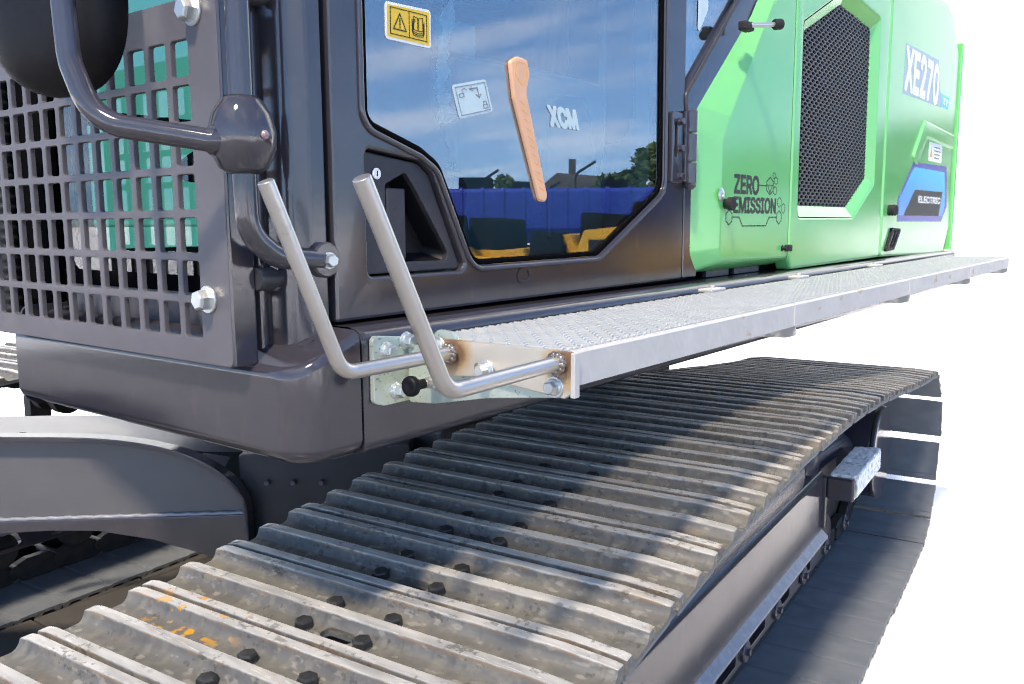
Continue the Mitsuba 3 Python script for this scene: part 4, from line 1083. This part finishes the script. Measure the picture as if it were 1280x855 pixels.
arm = [(-.415, -.272, 1.747), (-.452, -.38, 1.765), (-.56, -.40, 1.785), (-.565, -.40, 1.84), (-.555, -.40, 1.98)]
MI = EX + '__mirror'
am = [(-.402, -.262, 1.752), (-.403, -.275, 1.748), (-.530, -.36, 1.778), (-.600, -.385, 1.835), (-.612, -.39, 2.15)]
put(MI + '__arm', tube(fillet3([am[0], am[1], (-.540, -.375, 1.775), (-.578, -.385, 1.86), (-.590, -.39, 2.15)], [.02, .085, .08], 12), .0162, 28), 'paint_gray', 50)
put(MI + '__arm_collar', at(lathe([(0, 0), (.019, 0), (.022, .003), (.022, .012), (.019, .016), (0, .016)], 28), (-.405, -.268, 1.7495), (-.83, -.53, .17)), 'paint_gray', 40)
# rounded housing, its back to the viewer
th = np.linspace(0, 2 * math.pi, 56, endpoint=False)
sx, sz = .128, .150
ell = np.stack([np.sign(np.cos(th)) * abs(np.cos(th)) ** .82 * sx, np.sign(np.sin(th)) * abs(np.sin(th)) ** .82 * sz], 1)
rowsm = []
for s, w in ((.0, .048), (.35, .047), (.62, .042), (.82, .030), (.94, .012), (.99, -.006), (1.0, -.022), (.985, -.030)):
    rowsm.append(np.column_stack([ell[:, 0] * s, np.full(56, -w), ell[:, 1] * s]))
V = np.vstack(rowsm); k = len(rowsm); i, j = np.meshgrid(np.arange(k - 1), np.arange(56), indexing='ij')
q = np.stack([i * 56 + j, i * 56 + (j + 1) % 56, (i + 1) * 56 + (j + 1) % 56, (i + 1) * 56 + j], -1).reshape(-1, 4)
mh = trimesh.Trimesh(V, np.vstack([q[:, [0, 2, 1]], q[:, [0, 3, 2]]]), process=False)
MC = np.array([-.750, -.325, 1.985]); RM = trimesh.transformations.rotation_matrix(math.radians(18), [0, 0, 1]); RM[:3, 3] = MC
mh.apply_transform(RM)
put(MI, mh, 'black_plastic', 60)
gl = trimesh.Trimesh(np.column_stack([ell[:, 0] * .97, np.full(56, .028), ell[:, 1] * .97]), tri2d([ell]), process=False); gl.apply_transform(RM)
put(MI + '__glass', gl, 'mirror_glass', False)
sl = rbox(-.09, .02, -.058, -.040, .055, .095, .012, 2); sl.apply_transform(RM)
put(MI + '__socket', sl, 'black_plastic', 50)

# ------------------------------------------------------------------ the yard across from the machine: what its panes and paint mirror
def tree(key, x, y, h, seed, label):
    r = np.random.default_rng(seed)
    tr_ = [tube([(x, y, 0), (x + .1, y, h * .3), (x - .05, y + .1, h * .62), (x, y, h * .9)], [.035 * h, .028 * h, .016 * h, .004 * h], 10, .001)]
    cen = []
    for b in range(10):
        an = r.random() * 6.28; z0 = h * (.28 + .5 * r.random()); l = h * (.18 + .16 * r.random())
        e = np.array([x + l * math.cos(an), y + l * math.sin(an), z0 + l * .7]); cen.append(e)
        tr_.append(tube([(x, y, z0), (np.array([x, y, z0]) + e) / 2 + [0, 0, .1], e], [.012 * h, .009 * h, .004 * h], 6, .001))
    put(key + '__trunk', cat(tr_), 'bark', 50)
    cen += [np.array([x, y, h * .86]), np.array([x, y, h * .68])]
    n = 5200
    c = np.array(cen)[r.integers(0, len(cen), n)]
    d = r.normal(0, 1, (n, 3)); d /= np.linalg.norm(d, axis=1, keepdims=True)
    P = c + d * (r.random((n, 1)) ** .5) * h * .17 * np.array([1, 1, .8])
    s = .035 * h * (.5 + r.random((n, 1)))
    a1 = r.normal(0, 1, (n, 3)); a1 /= np.linalg.norm(a1, axis=1, keepdims=True); a2 = np.cross(a1, r.normal(0, 1, (n, 3))); a2 /= np.linalg.norm(a2, axis=1, keepdims=True)
    V = np.stack([P - a1 * s, P + a2 * s * .6, P + a1 * s, P - a2 * s * .6], 1).reshape(-1, 3)
    f = np.arange(n)[:, None] * 4
    put(key + '__crown', trimesh.Trimesh(V, np.vstack([f + [0, 1, 2], f + [0, 2, 3]]), process=False), 'leaf', False)
    lab(key, label, 'tree', 'trees across the yard')


VC = np.array([-1.468, -1.006])      # the eye as mirrored by the side of the machine


def across(az, dist):
    return VC + dist * np.array([math.sin(math.radians(az)), math.cos(math.radians(az))])


TREES = [(27.0, 46, 5.6), (22, 52, 6.0), (29.8, 50, 4.6), (15.5, 44, 5.6), (11.5, 48, 6.2), (45, 60, 3.6), (43.5, 62, 3.2), (37.0, 66, 4.6)]
TL = ['broad green tree standing behind the blue tanker trailer', 'dense green tree left of the broad yard tree', 'low bushy tree behind the tanker trailer cab end', 'green tree opposite the rear door', 'tall green tree farthest along the yard edge',
      'small tree behind the near loader', 'smallest bush shaped tree of the yard', 'slim tree behind the middle of the tanker trailer']
for i, ((az, di, h), l) in enumerate(zip(TREES, TL)):
    x, y = across(az, di)
    tree('yard_tree' + (f'_{i:03d}' if i else ''), x, y, h, 40 + i, l)
# blue tanker trailer
ta, tb_ = across(43.0, 22), across(27.5, 22)
L_ = np.linalg.norm(tb_ - ta); ang_ = math.degrees(math.atan2(tb_[1] - ta[1], tb_[0] - ta[0]))
TW = T().translate([float(ta[0]), float(ta[1]), 0]).rotate([0, 0, 1], ang_)
BT = 'tanker_trailer'
put(BT + '__tank', plate(rp([(-.95, 1.15), (.95, 1.15), (1.15, 1.5), (1.1, 2.45), (-1.1, 2.45), (-1.15, 1.5)], .12, 4), lambda q, w: np.stack([.0 - w + 0 * q[:, 0], q[:, 0], q[:, 1]], 1), L_, .05), 'truck_blue', 40, to_world=TW)
put(BT + '__chassis', rbox(.1, L_ - .1, -.5, .5, .75, 1.1, .03), 'paint_dark', 40, to_world=TW)
for wx in (.6, 1.8, L_ - 1.6, L_ - .5):
    for wy in (-1.0, .75):
        put(BT + '__wheel', at(lathe([(0, 0), (.25, 0), (.45, .02), (.5, .06), (.5, .22), (.45, .27), (0, .25)], 28), (wx, wy, .5), (0, 1, 0)), 'dark_tyre', 40, to_world=TW)
put(BT + '__side_rail', rbox(.1, L_ - .1, -1.2, -1.12, 1.35, 1.42, .02), 'interior_pale', 40, to_world=TW)
for k_ in range(11):
    rx = .5 + k_ * (L_ - 1) / 10
    put(BT + '__tank_rib', plate(rp([(-.97, 1.13), (.97, 1.13), (1.18, 1.5), (1.13, 2.48), (-1.13, 2.48), (-1.18, 1.5)], .12, 4), lambda q, w: np.stack([rx - w + 0 * q[:, 0], q[:, 0], q[:, 1]], 1), .06, .01, holes=[rp([(-.9, 1.2), (.9, 1.2), (1.1, 1.5), (1.05, 2.4), (-1.05, 2.4), (-1.1, 1.5)], .1, 4)]), 'truck_blue', 40, to_world=TW)
for rx, rh in ((1.3, 3.0), (2.9, 2.7), (3.8, 3.2), (5.0, 2.75)):
    put(BT + '__dark_pole', tube(fillet3([(rx, -1.25, .9), (rx, -1.25, rh - .3), (rx + .5, -1.0, rh)], .2), .035, 10), 'hose_black', 40, to_world=TW)
for rx, w_ in ((.9, .8), (2.2, .5), (4.4, .6)):
    put(BT + '__top_box', rbox(rx, rx + w_, -.5, .4, 2.46, 2.46 + .18 * w_ / .5, .03), 'interior_dark', 40, to_world=TW)
put(BT + '__red_board', rbox(2.0, 2.9, -1.235, -1.215, 1.75, 1.95, .005), 'board_red', 40, to_world=TW)
put(BT + '__white_board', rbox(2.0, 2.9, -1.235, -1.215, 1.55, 1.73, .005), 'interior_pale', 40, to_world=TW)
put(BT + '__mudguard', rbox(L_ - 2.3, L_ - .1, -1.22, -.7, 1.02, 1.12, .03), 'hose_black', 40, to_world=TW)
lab(BT, 'long blue tanker trailer parked across the yard', 'trailer')


def loader(key, az, di, label, s=1.0, rz=0):
    x, y = across(az, di)
    W = T().translate([float(x), float(y), 0]).rotate([0, 0, 1], rz).scale(s)
    hood = rp([(-1.45, .55), (1.15, .5), (1.2, .85), (.5, 1.0), (.35, 1.15), (-.55, 1.15), (-.7, 1.42), (-1.35, 1.36), (-1.5, 1.0)], .06, 3)
    put(key + '__body', plate(hood, FY(-.68), 1.36, .05), 'machine_yellow', 40, to_world=W)
    for sy in (-.70, .69):
        put(key + '__side_grille', rbox(-1.25, -.75, sy - .01, sy + .02, .75, 1.2, .01), 'hose_black', 40, to_world=W)
        put(key + '__step', rbox(-.45, .3, sy - .06, sy + .06, .42, .55, .02), 'hose_black', 40, to_world=W)
    put(key + '__headlight', at(lathe([(0, 0), (.09, 0), (.1, .03), (.07, .05), (0, .05)], 18), (1.18, -.4, .72), (1, 0, 0)), 'interior_pale', 40, to_world=W)
    put(key + '__headlight', at(lathe([(0, 0), (.09, 0), (.1, .03), (.07, .05), (0, .05)], 18), (1.18, .4, .72), (1, 0, 0)), 'interior_pale', 40, to_world=W)
    put(key + '__cab', plate(rp([(-.55, 1.1), (.35, 1.1), (.25, 1.8), (-.5, 1.85)], .05, 3), FY(-.5), 1.0, .03), 'interior_dark', 40, to_world=W)
    for wx in (-.85, .75):
        for wy in (-.85, .6):
            put(key + '__wheel', at(lathe([(0, 0), (.25, .0), (.40, .02), (.45, .06), (.45, .2), (.40, .25), (0, .22)], 26), (wx, wy, .45), (0, 1, 0)), 'dark_tyre', 40, to_world=W)
    put(key + '__bucket', plate(rp([(1.5, .2), (2.2, .15), (1.9, .55), (1.6, .8)], .05, 3), FY(-.9), 1.8, .01), 'paint_dark', 40, to_world=W)
    for ay in (-.5, .38):
        put(key + '__arm', rbox(.9, 1.8, ay, ay + .12, .5, .75, .04), 'machine_yellow', 40, to_world=W)
    lab(key, label, 'loader', 'yellow machines in the yard')


loader('yellow_loader', 44.5, 18.5, 'small yellow loader at the near end of the tanker trailer', .9, 200)
loader('yellow_loader_001', 34.5, 18.0, 'small yellow loader before the middle of the tanker trailer', .8, 160)
loader('yellow_loader_002', 27.0, 17.0, 'small yellow loader opposite the cab door hinge', 1.1, 175)
loader('yellow_loader_003', 20.0, 17.0, 'small yellow loader farthest along the yard', .9, 120)
loader('yellow_loader_004', 41.3, 18.0, 'yellow loader third from the near end of the tanker trailer', 1.0, 150)
loader('yellow_loader_005', 38.0, 18.5, 'yellow loader under the slim tree behind the tanker trailer', .95, 190)
loader('yellow_loader_006', 30.8, 18.2, 'yellow loader opposite the rear edge of the cab door pane', 1.0, 165)
hx, hy = across(33.0, 75)
put('yard_house__wall', rbox(hx - 1.7, hx + 1.7, hy - 3, hy + 3, 0, 4.4, .03), 'wall_plaster', 40)
put('yard_house__roof', plate([(hx - 2.0, 4.4), (hx + 2.0, 4.4), (hx, 5.7)], FY(hy - 3.3), 6.6, .02), 'roof_dark', 40)
put('yard_house__roof__chimney', rbox(hx + .5, hx + .85, hy - .3, hy + .3, 4.8, 7.0, .02), 'roof_dark', 40)
lab('yard_house', 'low plastered house with dark roof and chimney behind the yard', 'house')
